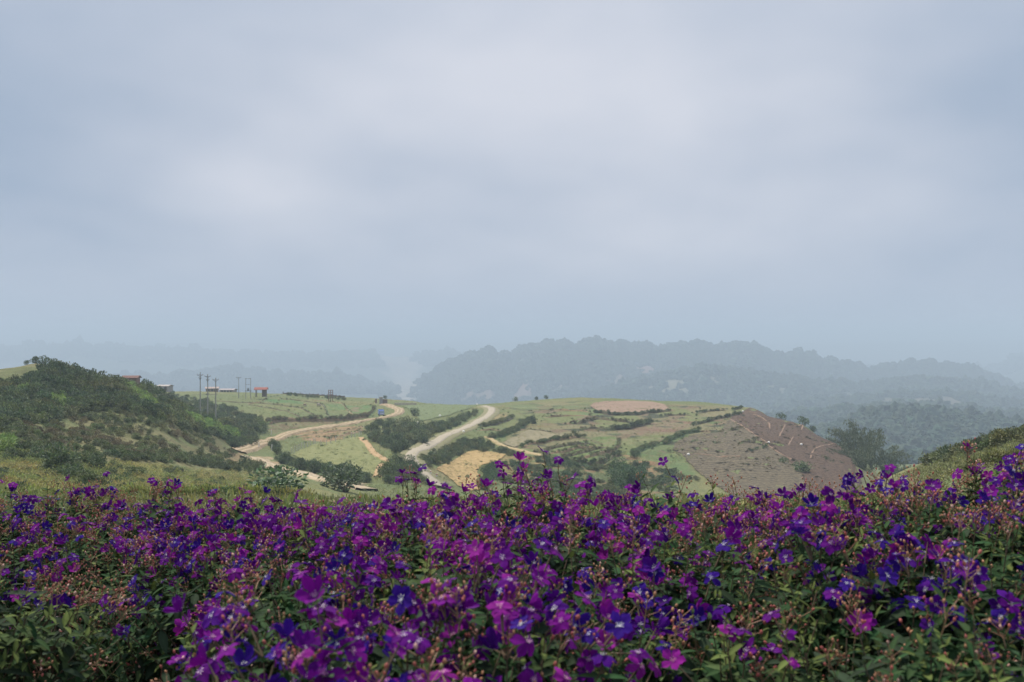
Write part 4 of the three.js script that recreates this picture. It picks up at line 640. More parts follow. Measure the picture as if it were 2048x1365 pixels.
{ // low field wall, brick frame, gate pillars on the skyline
  const a = crestAt(566, 440, 560), b = crestAt(690, 440, 560), n = 28, g = group('field_wall', a); tag(g, 'long low brick wall on the plateau skyline right of the red shed', 'wall');
  const bm = std(0.16, 0.115, 0.095), dir = b.clone().sub(a); const L = V(dir.x, 0, dir.z).length();
  for (let k = 0; k < n; k++) { const x0 = k / n, p = dir.clone().multiplyScalar(x0 + 0.5 / n), hh = R(0.5, 0.9); const m = part(g, 'panel', box(L / n - 0.06, hh + 2, 0.25, 0, hh / 2 - 1, 0), bm); m.position.copy(p); if (k % 4 === 0) { const q = part(g, 'pillar', box(0.36, 3.2, 0.36, 0, -0.5, 0.1), bm); q.position.copy(dir.clone().multiplyScalar(x0)); } }
  const f = group('brick_frame', at(661, 795, 465)); tag(f, 'unfinished reddish frame of posts and beams standing on the skyline wall', 'brick frame'); const fm = std(0.24, 0.14, 0.115);
  for (const x of [-0.95, 0, 0.95]) part(f, 'post', box(0.3, 5, 0.3, x, 0.9, 0), fm); for (const y of [1.2, 2.1, 3.3]) part(f, 'beam', box(2.2, 0.26, 0.34, 0, y, 0), fm);
  const q = ground(762, 809) || at(762, 809, 440), hut = group('gate_pillar', V(q.x, q.y, q.z)); tag(hut, 'grey concrete gate pillar block at the top of the dirt road', 'pillar'); part(hut, 'body', box(1.5, 4, 1.5, 0, 1.2, 0), std(0.3, 0.29, 0.29)); part(hut, 'cap', box(1.75, 0.2, 1.75, 0, 3.3, 0), std(0.36, 0.35, 0.34)); part(hut, 'side_wall', box(2.2, 2.6, 0.4, 1.85, 1, 0.2), std(0.2, 0.15, 0.12));
  const w2 = ground(752, 807) || at(752, 807, 440), pl = group('gate_pillar', w2); tag(pl, 'short brown gate pillar left of the grey one', 'pillar'); part(pl, 'body', box(0.8, 3, 0.8, 0, 0.6, 0), std(0.22, 0.15, 0.13)); part(pl, 'cap', box(0.95, 0.15, 0.95, 0, 2.18, 0), std(0.3, 0.25, 0.22));
  const A = ground(788, 810), B = ground(833, 810);
  if (A && B) { const bw = group('parapet', A); tag(bw, 'pale concrete parapet beside the field behind the dirt road bend', 'parapet'); const v = B.clone().sub(A), N = 6; for (let k = 0; k < N; k++) { const m = part(bw, 'block', box(v.length() / N - 0.12, 1.1, 0.4, 0, 0.4, 0), std(0.5, 0.44, 0.34)); m.position.copy(v.clone().multiplyScalar((k + 0.5) / N)); m.rotation.y = Math.atan2(-v.z, v.x); } }
}
{ // the truck
  const p = ground(762, 834), g = group('truck', p.clone().setY(p.y + 0.3), 0.22); tag(g, 'small blue truck with a pale windscreen parked beside the dirt road', 'truck');
  const blue = std(0.12, 0.2, 0.5, 0.35), pale = std(0.55, 0.6, 0.7, 0.3), blk = std(0.02, 0.02, 0.02), bed = std(0.22, 0.3, 0.5, 0.5);
  const s = new THREE.Shape([[-0.9, 0.6], [0.75, 0.6], [0.75, 1.35], [0.45, 2.15], [-0.9, 2.2]].map((a) => new THREE.Vector2(...a)));
  const cab = new THREE.ExtrudeGeometry(s, { depth: 1.8, bevelEnabled: true, bevelSize: 0.06, bevelThickness: 0.06, bevelSegments: 2 }); cab.translate(0, 0, -0.9); cab.rotateY(-Math.PI / 2); cab.translate(0, 0, 2.2); part(g, 'cab', cab, blue);
  const ws = box(1.6, 0.78, 0.05); ws.rotateX(-0.36); ws.translate(0, 1.76, 2.88); part(g, 'windscreen', ws, std(0.25, 0.3, 0.36, 0.1)); part(g, 'grille', box(1.5, 0.4, 0.06, 0, 1.05, 3.03), pale); part(g, 'bumper', box(1.9, 0.25, 0.2, 0, 0.6, 3.05), blk);
  for (const x of [-0.68, 0.68]) part(g, 'headlight', box(0.3, 0.2, 0.05, x, 0.95, 3.08), std(0.8, 0.8, 0.8, 0.2));
  const c = part(g, 'cargo_bed', mergeGeometries([box(2, 0.15, 3.6, 0, 0.85, -0.6), box(0.08, 1.6, 3.6, -1, 1.65, -0.6), box(0.08, 1.6, 3.6, 1, 1.65, -0.6), box(2, 1.75, 0.08, 0, 1.7, 1.15), box(2, 1.6, 0.08, 0, 1.65, -2.4)]), bed);
  for (const x of [-0.85, 0.85]) for (const z of [1.9, -1.5]) { const w = new THREE.CylinderGeometry(0.42, 0.42, 0.26, 16); w.rotateZ(Math.PI / 2); w.translate(x, 0.42, z); const t = part(g, 'wheel', w, blk); const r = new THREE.CylinderGeometry(0.2, 0.2, 0.28, 10); r.rotateZ(Math.PI / 2); r.translate(x, 0.42, z); part(t, 'rim', r, pale); }
}
{ // grazing cattle, one continuous body each
  const cow = (u, y, turn, mats, label) => {
    const p = ground(u, y); if (!p) return; const g = group('cow', p, turn); tag(g, label, 'cow');
    const ring = [[-0.95, 0.95, 0.1, 0.12], [-0.85, 1.0, 0.28, 0.3], [-0.5, 1.0, 0.33, 0.38], [0, 0.95, 0.35, 0.42], [0.45, 1.0, 0.32, 0.4], [0.75, 1.0, 0.24, 0.3], [1.0, 0.85, 0.17, 0.2], [1.2, 0.6, 0.14, 0.16], [1.35, 0.4, 0.12, 0.13], [1.5, 0.22, 0.07, 0.08]], pos = [], idx = [], n = 10;
    ring.forEach(([x, yy, rz, ry], i) => { for (let k = 0; k < n; k++) { const a = k / n * 6.2832; pos.push(x, yy + Math.sin(a) * ry, Math.cos(a) * rz); } if (i) for (let k = 0; k < n; k++) { const o = (i - 1) * n, q = (k + 1) % n; idx.push(o + k, o + n + k, o + q, o + q, o + n + k, o + n + q); } });
    const legs = []; for (const x of [-0.72, 0.58]) for (const z of [-0.2, 0.2]) legs.push(rod(V(x, 0.85, z), V(x + (x < 0 ? -0.06 : 0.02), 0.42, z), 0.13, 0.07), rod(V(x + (x < 0 ? -0.06 : 0.02), 0.44, z), V(x, -0.05, z), 0.07, 0.06));
    legs.push(rod(V(-0.92, 1.15, 0), V(-1.0, 0.5, 0), 0.03, 0.02), rod(V(1.22, 0.68, 0.1), V(1.2, 0.7, 0.3), 0.05, 0.02), rod(V(1.22, 0.68, -0.1), V(1.2, 0.7, -0.3), 0.05, 0.02));
    const body = geoOf(pos, idx); body.deleteAttribute('normal'); const merged = mergeGeometries([body.toNonIndexed(), ...legs.map((l) => { const q = l.toNonIndexed(); q.deleteAttribute('normal'); q.deleteAttribute('uv'); return q; })]); merged.computeVertexNormals(); part(g, 'body', merged, mats);
  };
  cow(609, 814, 1.2, std(0.3, 0.22, 0.15), 'pale brown cow grazing in the left pasture, left of the two'); cow(637, 814, -0.6, std(0.28, 0.25, 0.22), 'pale grey cow grazing beside a field edge, right of the two');
}

// ---------------------------------------------------------------- the flowering bushes
function leafGeo() {
  const pos = [], idx = [], rows = 6, col = [];
  for (let i = 0; i <= rows; i++) { const t = i / rows, w = 0.165 * Math.pow(Math.sin(Math.PI * Math.min(1, Math.pow(t, 0.8) * 0.97 + 0.03)), 0.85), dy = -0.16 * t * t, f = 0.35; for (let k = -1; k <= 1; k++) { pos.push(k * w, dy + Math.abs(k) * w * f, t); const c = k ? 1 : 1.45; col.push(c, c, c); } }
  for (let i = 0; i < rows; i++) for (let k = 0; k < 2; k++) { const o = i * 3 + k; idx.push(o, o + 3, o + 1, o + 1, o + 3, o + 4); }
  return geoOf(pos, idx, col);
}
const LEAF = leafGeo();
const leafMat = new THREE.MeshPhysicalMaterial({ color: lin(1, 1, 1), vertexColors: true, roughness: 0.75, side: THREE.DoubleSide, transmission: 0.3, thickness: 0, specularIntensity: 0.12 });
function petalGeo(rr, tint, cup) {                                          // one petal from the centre out along +Z, flower facing +Y
  const pos = [], idx = [], col = [], rows = 6, cols = 4, len = 0.92 + 0.2 * rr(), wd = 0.60 + 0.12 * rr(), tw = (rr() - 0.5) * 0.3, rip = rr() * 6, tone = 0.82 + 0.36 * rr();
  for (let i = 0; i <= rows; i++) { const t = i / rows, w = wd * (0.1 + 0.9 * Math.pow(Math.sin(Math.PI * 0.5 * Math.min(1, t / 0.7)), 1.3)) * (t > 0.7 ? Math.sqrt(Math.max(0.02, 1 - ((t - 0.7) / 0.32) ** 2)) : 1) * 0.56;
    for (let k = 0; k <= cols; k++) { const s = k / cols * 2 - 1; pos.push(s * w, cup * t * 0.45 - 0.42 * t * t * (1 - cup * 0.6) + 0.07 * s * s * t + 0.06 * Math.sin(rip + s * 4 + t * 3) * t + tw * s * w, t * len * (1 - 0.1 * s * s * t)); const q = tone * (0.82 + 0.3 * t) * (1 - 0.12 * (1 - Math.abs(s))); col.push(tint[0] * q, tint[1] * q, tint[2] * q); } }
  for (let i = 0; i < rows; i++) for (let k = 0; k < cols; k++) { const o = i * (cols + 1) + k; idx.push(o, o + cols + 1, o + 1, o + 1, o + cols + 1, o + cols + 2); }
  return geoOf(pos, idx, col);
}
function stamenGeo(rr, c) {
  const pos = [], idx = [], col = [];
  for (let i = 0; i < 9; i++) { const a = i * 0.7 + rr() * 0.4, L = 0.14 + rr() * 0.2, dx = Math.cos(a), dz = Math.sin(a), w = 0.016, o = pos.length / 3, up = 0.16 + rr() * 0.2; for (const [t, s] of [[0, 1], [0.5, 1], [0.85, 0.8], [1, 1.7]]) { const x = dx * L * t, z = dz * L * t, y = up * Math.sin(t * 2.2) * 0.9 + 0.04; pos.push(x - dz * w * s, y, z + dx * w * s, x + dz * w * s, y, z - dx * w * s); for (let k = 0; k < 2; k++) col.push(...(t === 1 ? [0.75, 0.6, 0.62] : c)); } for (let k = 0; k < 3; k++) idx.push(o + 2 * k, o + 2 * k + 1, o + 2 * k + 2, o + 2 * k + 1, o + 2 * k + 3, o + 2 * k + 2); }
  return geoOf(pos, idx, col);
}
const TINTS = [[0.160, 0.005, 0.225], [0.108, 0.004, 0.20], [0.066, 0.005, 0.20], [0.036, 0.007, 0.215], [0.235, 0.012, 0.25]];
const STAM = [[0.6, 0.35, 0.5], [0.62, 0.5, 0.62], [0.7, 0.68, 0.72], [0.75, 0.76, 0.8], [0.6, 0.3, 0.42]];
const petalMat = new THREE.MeshPhysicalMaterial({ vertexColors: true, roughness: 0.8, side: THREE.DoubleSide, transmission: 0.35, thickness: 0, specularIntensity: 0.12 });
const stamenMat = new THREE.MeshStandardMaterial({ vertexColors: true, roughness: 0.7, side: THREE.DoubleSide });
const FLOWERS = TINTS.map((t, ti) => [0, 1, 2, 3, 4, 5].map((k) => {
  const rr = mulberry(900 + ti * 10 + k), cup = [0.2, 0.55, 0.9, 0.35, 1.9, -0.1][k], petals = []; for (let i = 0; i < (k === 5 ? 4 : 5); i++) { const g = petalGeo(rr, t, cup + (rr() - 0.5) * 0.5); g.rotateY(i * 1.2566 + (rr() - 0.5) * 0.3); petals.push(g); }
  const st = stamenGeo(rr, STAM[ti]); return { petals, stamen: st, whole: mergeGeometries([...petals, st]) };
}));
const PANICLES = [0, 1, 2, 3].map((k) => {                                   // red stalks with round buds, some with fallen petals
  const rr = mulberry(700 + k), gs = [], tintAll = (g, c) => { const q = g.index ? g.toNonIndexed() : g; q.deleteAttribute('uv'); const a = new Float32Array(q.attributes.position.count * 3); for (let i = 0; i < a.length; i += 3) { a[i] = c[0]; a[i + 1] = c[1]; a[i + 2] = c[2]; } q.setAttribute('color', new THREE.BufferAttribute(a, 3)); return q; };
  gs.push(tintAll(rod(V(0, 0, 0), V(0.1, 0.8, 0.05), 0.02, 0.014, 4), [0.2, 0.12, 0.06]));
  const n = 6 + k * 2; for (let i = 0; i < n; i++) {
    const y = 0.25 + 0.6 * i / n, a = i * 2.4, L = 0.22 + rr() * 0.22, b = V(0.1 * y + Math.cos(a) * L, y + 0.12 + rr() * 0.2, 0.05 * y + Math.sin(a) * L); gs.push(tintAll(rod(V(0.12 * y, y - 0.05, 0.06 * y), b, 0.011, 0.009, 3), [0.22, 0.1, 0.06]));
    const bud = new THREE.IcosahedronGeometry(0.036 + rr() * 0.022, 1); bud.scale(0.85, 1.35, 0.85); bud.rotateZ((rr() - 0.5)); bud.translate(b.x, b.y + 0.03, b.z); const w = rr(); gs.push(tintAll(bud, w < 0.5 ? [0.32, 0.075, 0.06] : w < 0.8 ? [0.36, 0.17, 0.085] : w < 0.94 ? [0.2, 0.19, 0.06] : [0.5, 0.3, 0.24]));
  }
  const g = mergeGeometries(gs); g.computeVertexNormals(); return g;
});
const panicleMat = new THREE.MeshStandardMaterial({ vertexColors: true, roughness: 0.6, side: THREE.DoubleSide }), stemMat = std(0.11, 0.075, 0.045, 0.9);
const lookQ = (n, roll) => { const q = new THREE.Quaternion().setFromUnitVectors(UPV, n); return q.multiply(new THREE.Quaternion().setFromAxisAngle(UPV, roll)); };
const leafQ = (dir, upish) => { const z = dir.clone().normalize(), x = upish.clone().cross(z); if (x.lengthSq() < 1e-4) x.set(1, 0, 0); x.normalize(); const y = z.clone().cross(x); return new THREE.Quaternion().setFromRotationMatrix(new THREE.Matrix4().makeBasis(x, y, z)); };

let nFlowers = 0, nLeaves = 0;
function flowerBush(label, lobes, opt = {}) {
  const L = lobes.map(([u, y, d, r]) => { const t = at(u, y, d), rv = r * 0.95; return { c: V(t.x, t.y - rv + (d > 4.4 ? (u < 300 ? -0.05 : u < 1000 ? -0.09 : u > 1750 ? -0.06 : -0.055) : -0.035), t.z), r, rv, d, base: H(t.x, t.z) }; });
  const mid = L.reduce((a, l) => a.add(l.c), V(0, 0, 0)).multiplyScalar(1 / L.length), base = V(mid.x, H(mid.x, mid.z), mid.z), root = group('flowering_bush', base);
  tag(root, label, 'flowering bush', 'purple flowering bushes of the foreground');
  let blooms = 0; const leaves = [], cols = [], pan = [[], [], [], []], stems = [], dens = (opt.flowers ?? 0.5) * 0.94, blue = opt.blue ?? 0.3, young = opt.young ?? 0.25;
  const inside = (p, me) => L.some((l) => l !== me && (((p.x - l.c.x) / l.r) ** 2 + ((p.z - l.c.z) / l.r) ** 2 + (p.y > l.c.y ? ((p.y - l.c.y) / l.rv) ** 2 : 0)) < 0.72);
  const rel = (p) => p.clone().sub(base);
  for (const l of [...L].sort((a, b) => a.d - b.d)) {
    const wall = Math.max(0.1, l.c.y - l.base - 0.1), area = 6.28 * l.r * l.rv + 6.28 * l.r * wall, n = Math.round(area / 0.0076);
    for (let i = 0; i < n; i++) {
      const a = R(0, 6.2832); let p, nrm, k;
      if (rnd() < 6.28 * l.r * l.rv / area) { const cy = rnd(), s = Math.sqrt(1 - cy * cy); nrm = V(Math.cos(a) * s, cy, Math.sin(a) * s); p = V(l.c.x + nrm.x * l.r, l.c.y + nrm.y * l.rv, l.c.z + nrm.z * l.r); k = 1; }
      else { const t = rnd(); nrm = V(Math.cos(a), 0.25, Math.sin(a)).normalize(); const rr = l.r * (1 - 0.25 * t * t); p = V(l.c.x + nrm.x * rr, l.c.y - t * wall, l.c.z + nrm.z * rr); k = 1 - 0.6 * t; }
      const lump = 0.115 * n3(p.x * 2.6, p.y * 2.6, p.z * 2.6) + 0.06 * n3(p.x * 7, p.y * 7, p.z * 7);
      p.addScaledVector(nrm, lump * 0.9 - R(0, 0.065)); if (inside(p, l)) continue;
      const dir = nrm.clone().add(V(R(-0.35, 0.35), R(0.1, 0.75), R(-0.35, 0.35))).normalize(), tip = p.clone().addScaledVector(dir, R(0.0, 0.05));
      const back = p.clone().addScaledVector(dir, -R(0.2, 0.34)); back.y -= 0.04;
      const topness = sst(-0.1, 0.75, nrm.y) * k, yng = rnd() < young * (0.4 + topness);
      if (rnd() < 0.8) stems.push([rel(back), rel(tip)]);
      const pairs = 4 + ((rnd() * 3) | 0), spin = R(0, 3.14), sA = V(0, 1, 0).cross(dir); if (sA.lengthSq() < 0.01) sA.set(1, 0, 0); sA.normalize(); const sB = dir.clone().cross(sA);
      const fullL = R(0.055, 0.086);
      for (let q = 0; q < pairs; q++) {
        const t = q / pairs, o = tip.clone().addScaledVector(dir, -0.012 - t * 0.2), an = spin + q * 1.5708 + R(-0.25, 0.25), len = fullL * (0.42 + 0.68 * Math.min(1, t * 1.7)) * R(0.85, 1.15);
        for (let sgn = 0; sgn < 2; sgn++) {
          const ang = an + sgn * Math.PI, sd = sA.clone().multiplyScalar(Math.cos(ang)).addScaledVector(sB, Math.sin(ang)), ld = sd.addScaledVector(dir, mix(0.75, 0.1, t)); ld.y -= 0.35 * t + R(0, 0.2); ld.normalize();
          leaves.push(new THREE.Matrix4().compose(rel(o), leafQ(ld, dir.clone().add(V(0, 0.6, 0))), V(len * 1.05, len, len)));
          const b = R(0.7, 1.25); cols.push(yng && t < 0.4 ? lin(0.085 * b, 0.115 * b, 0.034 * b) : yng ? lin(0.05 * b, 0.08 * b, 0.03 * b) : lin(0.023 * b * R(0.85, 1.3), 0.055 * b, 0.021 * b));
        }
      }
      // panicle and open flowers
      const bloom = 0.5 + 0.5 * n3(p.x * 1.7 + 4, p.y * 1.7, p.z * 1.7) + R(-0.2, 0.2), chance = dens * (l.d > 4.4 ? 1.15 : 1) * (0.3 + 0.7 * Math.max(topness, 0.42 * k));
      if (rnd() < (l.d > 3.2 ? 0.32 : 0.2) * (0.15 + topness) + 0.04) { const s = R(0.055, 0.095); pan[(rnd() * 4) | 0].push(new THREE.Matrix4().compose(rel(tip), lookQ(dir.clone().add(V(0, 0.4, 0)).normalize(), R(0, 6.3)), V(s, s, s))); }
      if (bloom > 1 - chance) {
        const m = rnd() < 0.3 ? 2 : 1;
        for (let q = 0; q < m; q++) {
          const fn = nrm.clone().multiplyScalar(0.75).add(V(R(-0.75, 0.75), R(-0.35, 0.5), R(-0.3, 0.75))).normalize(), fp = tip.clone().addScaledVector(dir, R(0.02, 0.07)).add(V(R(-0.03, 0.03), R(-0.02, 0.03), R(-0.03, 0.03)).multiplyScalar(q ? 2 : 1));
          const w = rnd() + 0.25 * n2b(p.x * 2, p.z * 2), ti = w < blue * 0.45 ? 3 : w < blue ? 2 : w < blue + (1 - blue) * 0.5 ? 1 : w < blue + (1 - blue) * 0.88 ? 0 : 4, fl = FLOWERS[ti][(rnd() * 6) | 0], size = R(0.0235, 0.033), dist = fp.length();
          const qf = lookQ(fn, R(0, 6.3)); let f; if (blooms >= 300) continue; blooms++; nFlowers++;
          if (dist < 2.5) { f = new THREE.Group(); fl.petals.forEach((pg) => part(f, 'petal', pg, petalMat)); part(f, 'stamen', fl.stamen, stamenMat); f.name = 'flower'; root.add(f); }
          else f = part(root, 'flower', fl.whole, petalMat);
          f.position.copy(rel(fp)); f.quaternion.copy(qf); f.scale.setScalar(size); stems.push([rel(tip), rel(fp)]);
        }
      }
    }
    // inner leaves that close the bush
    const ni = Math.round(n * 1.4);
    for (let i = 0; i < ni; i++) { const a = R(0, 6.2832), q = Math.sqrt(rnd()) * 0.86, h = Math.pow(rnd(), 0.8), y = mix(l.base + 0.05, l.c.y + l.rv * 0.8 * Math.sqrt(1 - q * q), h), p = V(l.c.x + Math.cos(a) * q * l.r, y, l.c.z + Math.sin(a) * q * l.r), s = R(0.07, 0.12), b = R(0.6, 1); leaves.push(new THREE.Matrix4().compose(rel(p), leafQ(V(R(-1, 1), R(-0.8, 0.5), R(-1, 1)), V(0, 1, 0.2)), V(s, s, s))); cols.push(lin(0.03 * b, 0.05 * b, 0.028 * b)); }
    for (let i = 0; i < 14; i++) { const a = R(0, 6.2832), q = R(0.3, 0.85); stems.push([rel(V(mix(l.c.x, mid.x, 0.3) + R(-0.1, 0.1), l.base - 0.05, mix(l.c.z, mid.z, 0.3) + R(-0.1, 0.1))), rel(V(l.c.x + Math.cos(a) * q * l.r, l.c.y + l.rv * R(-0.2, 0.6), l.c.z + Math.sin(a) * q * l.r)), 0.008]); }
  }
  const im = shadowed(new THREE.InstancedMesh(LEAF, leafMat, leaves.length)); im.name = 'leaves'; im.userData.kind = 'stuff'; leaves.forEach((m, i) => { im.setMatrixAt(i, m); im.setColorAt(i, cols[i]); }); root.add(im); nLeaves += leaves.length;
  pan.forEach((P, k) => { if (!P.length) return; const m = shadowed(new THREE.InstancedMesh(PANICLES[k], panicleMat, P.length)); m.name = 'buds'; m.userData.kind = 'stuff'; P.forEach((a, i) => m.setMatrixAt(i, a)); root.add(m); });
  const pos = [], idx = [];
  for (const [a, b, w = 0.0028] of stems) { const v = b.clone().sub(a).normalize(), s1 = V(v.y, -v.x, 0.3).cross(v).normalize(), s2 = v.clone().cross(s1), o = pos.length / 3; for (const [p, k] of [[a, 1], [b, 0.6]]) for (let i = 0; i < 3; i++) { const c = Math.cos(i * 2.094) * w * k, s = Math.sin(i * 2.094) * w * k; pos.push(p.x + s1.x * c + s2.x * s, p.y + s1.y * c + s2.y * s, p.z + s1.z * c + s2.z * s); } for (let i = 0; i < 3; i++) { const j = (i + 1) % 3; idx.push(o + i, o + j, o + 3 + i, o + j, o + 3 + j, o + 3 + i); } }
  part(root, 'stems', geoOf(pos, idx), stemMat).userData.kind = 'stuff';
}
{
  const spots = []; for (let i = 0; i < 5200; i++) { const d = 8 + 40 * Math.pow(rnd(), 1.2), x = R(-0.62, 0.62) * d * 1.05; spots.push([V(x, H(x, -d), -d), R(0.12, 0.3), R(0.5, 1)]); }
  scatter('grass', 'rough grass on the slope just behind the flowering bushes', [TUFT], spots, (w) => n2b(w.x * 0.1, w.z * 0.1) > 0 ? [0.16, 0.16, 0.06] : [0.11, 0.145, 0.05], 'grass');
}
const BUSHES = [
  ['bushes of violet flowers carrying the row on past the right edge of the view', [[2330, 960, 4.4, 0.45], [2330, 1060, 3.2, 0.4], [2300, 1230, 2.3, 0.3]], { flowers: 0.5, blue: 0.5 }],
  ['bushes of purple flowers carrying the row on past the left edge of the view', [[-250, 1000, 5.8, 0.5], [-260, 1090, 4.6, 0.45], [-280, 1200, 3.2, 0.35]], { flowers: 0.5, blue: 0.4 }],
  // back row, left to right: [label, lobes as bearing / sight line of the top / distance / radius, options]
  ['purple bush at the left end of the back row, below the orange hillside path', [[-70, 985, 6.3, 0.5], [60, 975, 6.0, 0.5]], { flowers: 0.5, blue: 0.45 }],
  ['thinly flowered bush in the left part of the back row, under the dark hollow shrub', [[170, 985, 6.4, 0.5], [250, 985, 6.2, 0.45]], { flowers: 0.3, blue: 0.4, young: 0.5 }],
  ['bush with a raised spray of purple flowers in front of the near meadow', [[335, 972, 5.9, 0.42], [280, 1000, 5.6, 0.4]], { flowers: 0.55 }],
  ['rounded purple mound in front of the lone meadow shrub', [[440, 978, 5.8, 0.4], [505, 1000, 5.6, 0.4]], { flowers: 0.75 }],
  ['low purple bush in front of the round shrub by the dirt track', [[600, 1004, 5.6, 0.42], [690, 996, 5.3, 0.42]], { flowers: 0.7, blue: 0.15 }],
  ['tall purple mound in front of the road bend thicket', [[775, 978, 5.0, 0.36], [840, 972, 5.2, 0.42]], { flowers: 0.6, blue: 0.15 }],
  ['purple bush standing below the tan field', [[920, 1004, 5.2, 0.4], [980, 994, 5.0, 0.34]], { flowers: 0.65, blue: 0.2 }],
  ['high magenta purple mound at the middle of the skyline of bushes', [[1045, 962, 4.6, 0.36], [1140, 962, 4.6, 0.38]], { flowers: 0.95, blue: 0.1 }],
  ['low olive green bush in the dip of the back row, hardly in flower', [[1205, 1010, 5.2, 0.4], [1270, 1008, 5.4, 0.38]], { flowers: 0.15, young: 0.6 }],
  ['pointed bush with magenta flowers at its top, in front of the gully', [[1330, 960, 4.7, 0.34], [1385, 990, 4.6, 0.36]], { flowers: 0.6, blue: 0.25 }],
  ['green bush with scattered buds in front of the brown slope', [[1470, 985, 5.2, 0.45], [1540, 982, 5.2, 0.4]], { flowers: 0.25, young: 0.5 }],
  ['bush with tall bud shoots in front of the reddish slope', [[1610, 980, 5.0, 0.4], [1680, 976, 4.9, 0.4]], { flowers: 0.4, blue: 0.4 }],
  ['bush in front of the bamboo, with dark violet flowers', [[1760, 966, 4.8, 0.4], [1830, 955, 4.6, 0.36]], { flowers: 0.45, blue: 0.4 }],
  ['tall bush at the right of the back row, in front of the right hand slope', [[1920, 945, 4.6, 0.42], [2000, 935, 4.4, 0.4], [2110, 930, 4.5, 0.45]], { flowers: 0.6, blue: 0.45 }],
  // middle row
  ['dark leafed bush at the left edge of the middle row', [[-40, 1060, 5.2, 0.5], [70, 1050, 5.1, 0.5]], { flowers: 0.4, blue: 0.5 }],
  ['bush with a band of violet flowers in the left of the middle row', [[190, 1050, 5.0, 0.48], [300, 1040, 4.9, 0.45]], { flowers: 0.6, blue: 0.4 }],
  ['bushy mound of small purple flowers left of the centre', [[420, 1048, 4.7, 0.45], [520, 1055, 4.5, 0.4]], { flowers: 0.7, blue: 0.3 }],
  ['bush of purple flowers in the middle row below the round shrub', [[620, 1055, 4.1, 0.4], [720, 1045, 4.0, 0.4]], { flowers: 0.7, blue: 0.2 }],
  ['purple mound in the middle row below the tan field', [[820, 1035, 3.9, 0.38], [920, 1030, 3.8, 0.38]], { flowers: 0.7, blue: 0.2 }],
  ['broad magenta purple mound at the centre of the middle row', [[1030, 1025, 3.6, 0.36], [1130, 1045, 3.5, 0.36]], { flowers: 0.85, blue: 0.15 }],
  ['bush of dark leaves and violet flowers right of the centre mound', [[1240, 1055, 3.8, 0.38], [1340, 1050, 3.8, 0.38]], { flowers: 0.5, blue: 0.4 }],
  ['dark green bush with flower clusters below the brown slope', [[1450, 1035, 3.9, 0.4], [1550, 1030, 3.9, 0.38]], { flowers: 0.6, blue: 0.25 }],
  ['bush of violet flowers in the middle row below the bamboo', [[1650, 1030, 3.7, 0.38], [1740, 1020, 3.6, 0.36]], { flowers: 0.6, blue: 0.5 }],
  ['bush of blue violet flowers in the right of the middle row', [[1850, 1008, 3.5, 0.38], [1960, 1000, 3.4, 0.38]], { flowers: 0.65, blue: 0.6 }],
  ['violet flowered bush at the right edge of the middle row', [[2070, 1000, 3.3, 0.4], [2160, 1000, 3.3, 0.4]], { flowers: 0.6, blue: 0.6 }],
  // front
  ['leafy dark bush at the left edge of the front, with pale leaf tips', [[-60, 1130, 3.2, 0.34], [50, 1180, 3.2, 0.28]], { flowers: 0.16, blue: 0.6, young: 0.5 }],
  ['dark bush face above the bare soil at bottom left', [[200, 1120, 4.4, 0.42], [310, 1110, 4.3, 0.42], [420, 1125, 4.0, 0.4]], { flowers: 0.4, blue: 0.5 }],
  ['near bush with large purple flowers at the bottom, left of centre', [[480, 1270, 2.2, 0.26], [600, 1200, 2.5, 0.28], [540, 1310, 1.95, 0.2]], { flowers: 0.6, blue: 0.3 }],
  ['near bush with big magenta flowers at the bottom centre', [[720, 1190, 2.4, 0.28], [830, 1230, 2.2, 0.26], [700, 1325, 1.85, 0.2], [860, 1340, 1.8, 0.2]], { flowers: 0.65, blue: 0.25 }],
  ['bush of purple flowers and buds behind the near bottom flowers', [[570, 1110, 3.3, 0.34], [680, 1110, 3.1, 0.34]], { flowers: 0.6, blue: 0.2 }],
  ['olive leafed bush with pink buds left of the centre', [[790, 1105, 3.0, 0.32], [880, 1090, 3.0, 0.32]], { flowers: 0.4, blue: 0.3, young: 0.6 }],
  ['bush with a cluster of large flowers reaching up near the centre', [[960, 1135, 2.5, 0.26], [1010, 1180, 2.35, 0.24], [960, 1295, 2.0, 0.2]], { flowers: 0.7, blue: 0.2 }],
  ['dark green leafy bush right of the bottom centre', [[1100, 1150, 2.8, 0.32], [1200, 1180, 2.7, 0.32], [1110, 1270, 2.3, 0.25]], { flowers: 0.4, blue: 0.3 }],
  ['bush with blue violet flowers and white stamens right of the centre', [[1300, 1110, 3.1, 0.34], [1400, 1110, 3.1, 0.34]], { flowers: 0.5, blue: 0.6 }],
  ['mostly green bush at the bottom, right of the centre', [[1330, 1220, 2.7, 0.3], [1450, 1240, 2.6, 0.3], [1560, 1250, 2.6, 0.3]], { flowers: 0.22, blue: 0.4 }],
  ['bush of mixed leaves and small flowers in the front right', [[1510, 1120, 3.1, 0.34], [1610, 1110, 3.0, 0.34]], { flowers: 0.4, blue: 0.4, young: 0.4 }],
  ['bush with deep blue violet flowers in the front right', [[1740, 1100, 2.8, 0.32], [1830, 1090, 2.7, 0.3]], { flowers: 0.65, blue: 0.7 }],
  ['bush with large blue violet flowers near the right edge', [[1930, 1090, 2.8, 0.3], [2040, 1100, 2.8, 0.32]], { flowers: 0.65, blue: 0.6 }],
  ['dark near bush with a few big purple flowers at bottom right', [[1730, 1230, 2.4, 0.28], [1850, 1240, 2.2, 0.26], [1960, 1260, 2.1, 0.26], [2070, 1250, 2.1, 0.26]], { flowers: 0.35, blue: 0.4 }],
];
for (const [l, lobes, o] of BUSHES) flowerBush(l, lobes, o);
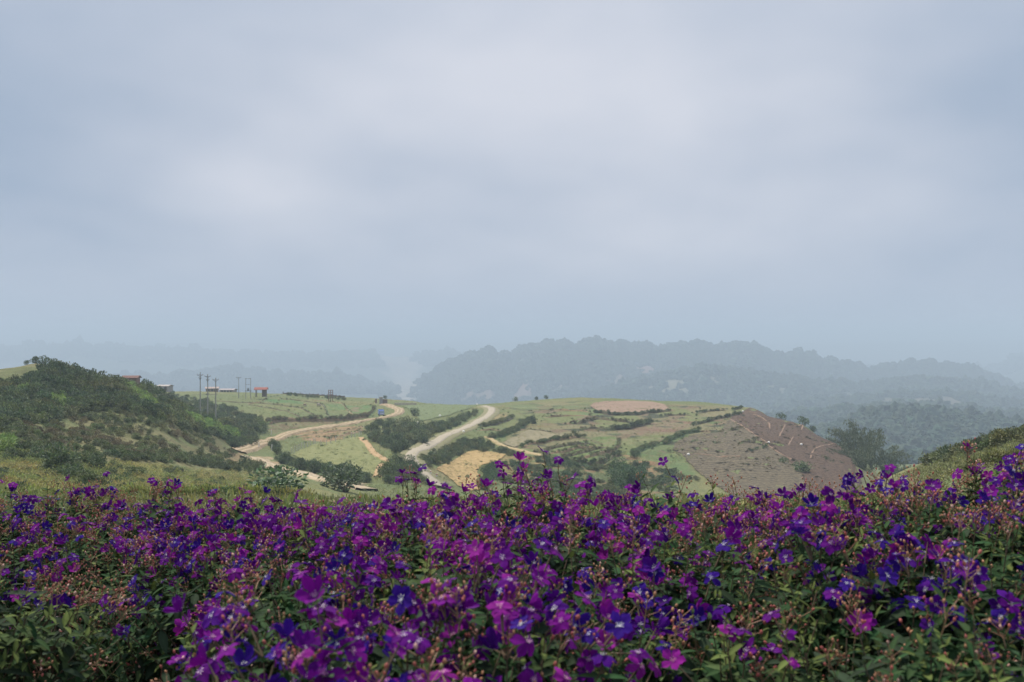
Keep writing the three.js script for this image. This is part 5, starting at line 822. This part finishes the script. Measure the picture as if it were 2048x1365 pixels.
{ // rough grass on the soil between the bushes
  const pos = [], idx = []; for (let i = 0; i < 14; i++) { const a = R(0, 6.3), l = R(0.5, 1), o = pos.length / 3, dx = Math.cos(a), dz = Math.sin(a); for (const [t, w] of [[0, 0.03], [0.5, 0.024], [1, 0.002]]) { const r = t * t * 0.5 * l, y = l * (t - 0.25 * t * t); pos.push(dx * r - dz * w, y, dz * r + dx * w, dx * r + dz * w, y, dz * r - dx * w); } for (let k = 0; k < 2; k++) idx.push(o + 2 * k, o + 2 * k + 1, o + 2 * k + 2, o + 2 * k + 1, o + 2 * k + 3, o + 2 * k + 2); }
  const n = 2600, m = shadowed(new THREE.InstancedMesh(geoOf(pos, idx, pos.map(() => 1)), leafy(1, 1, 1), n)); m.name = numbered('grass'); tag(m, 'rough grass on the soil between the flowering bushes', 'grass', null, 'stuff');
  for (let i = 0; i < n; i++) { const x = R(-5, 5), z = -R(0.8, 8.5), s = R(0.06, 0.2), b = R(0.6, 1.3); m.setMatrixAt(i, M4.compose(V(x, H(x, z) - 0.01, z), Q.setFromAxisAngle(UPV, R(0, 6.3)), V(s, s, s))); m.setColorAt(i, lin(0.06 * b, 0.085 * b, 0.03 * b)); } scene.add(m);
}
console.log('flowers', nFlowers, 'leaves', nLeaves, 'most flowers on one bush', Math.max(...scene.children.filter((o) => o.name.startsWith('flowering_bush')).map((o) => o.children.filter((c) => c.name === 'flower').length)));
renderer.render(scene, camera);
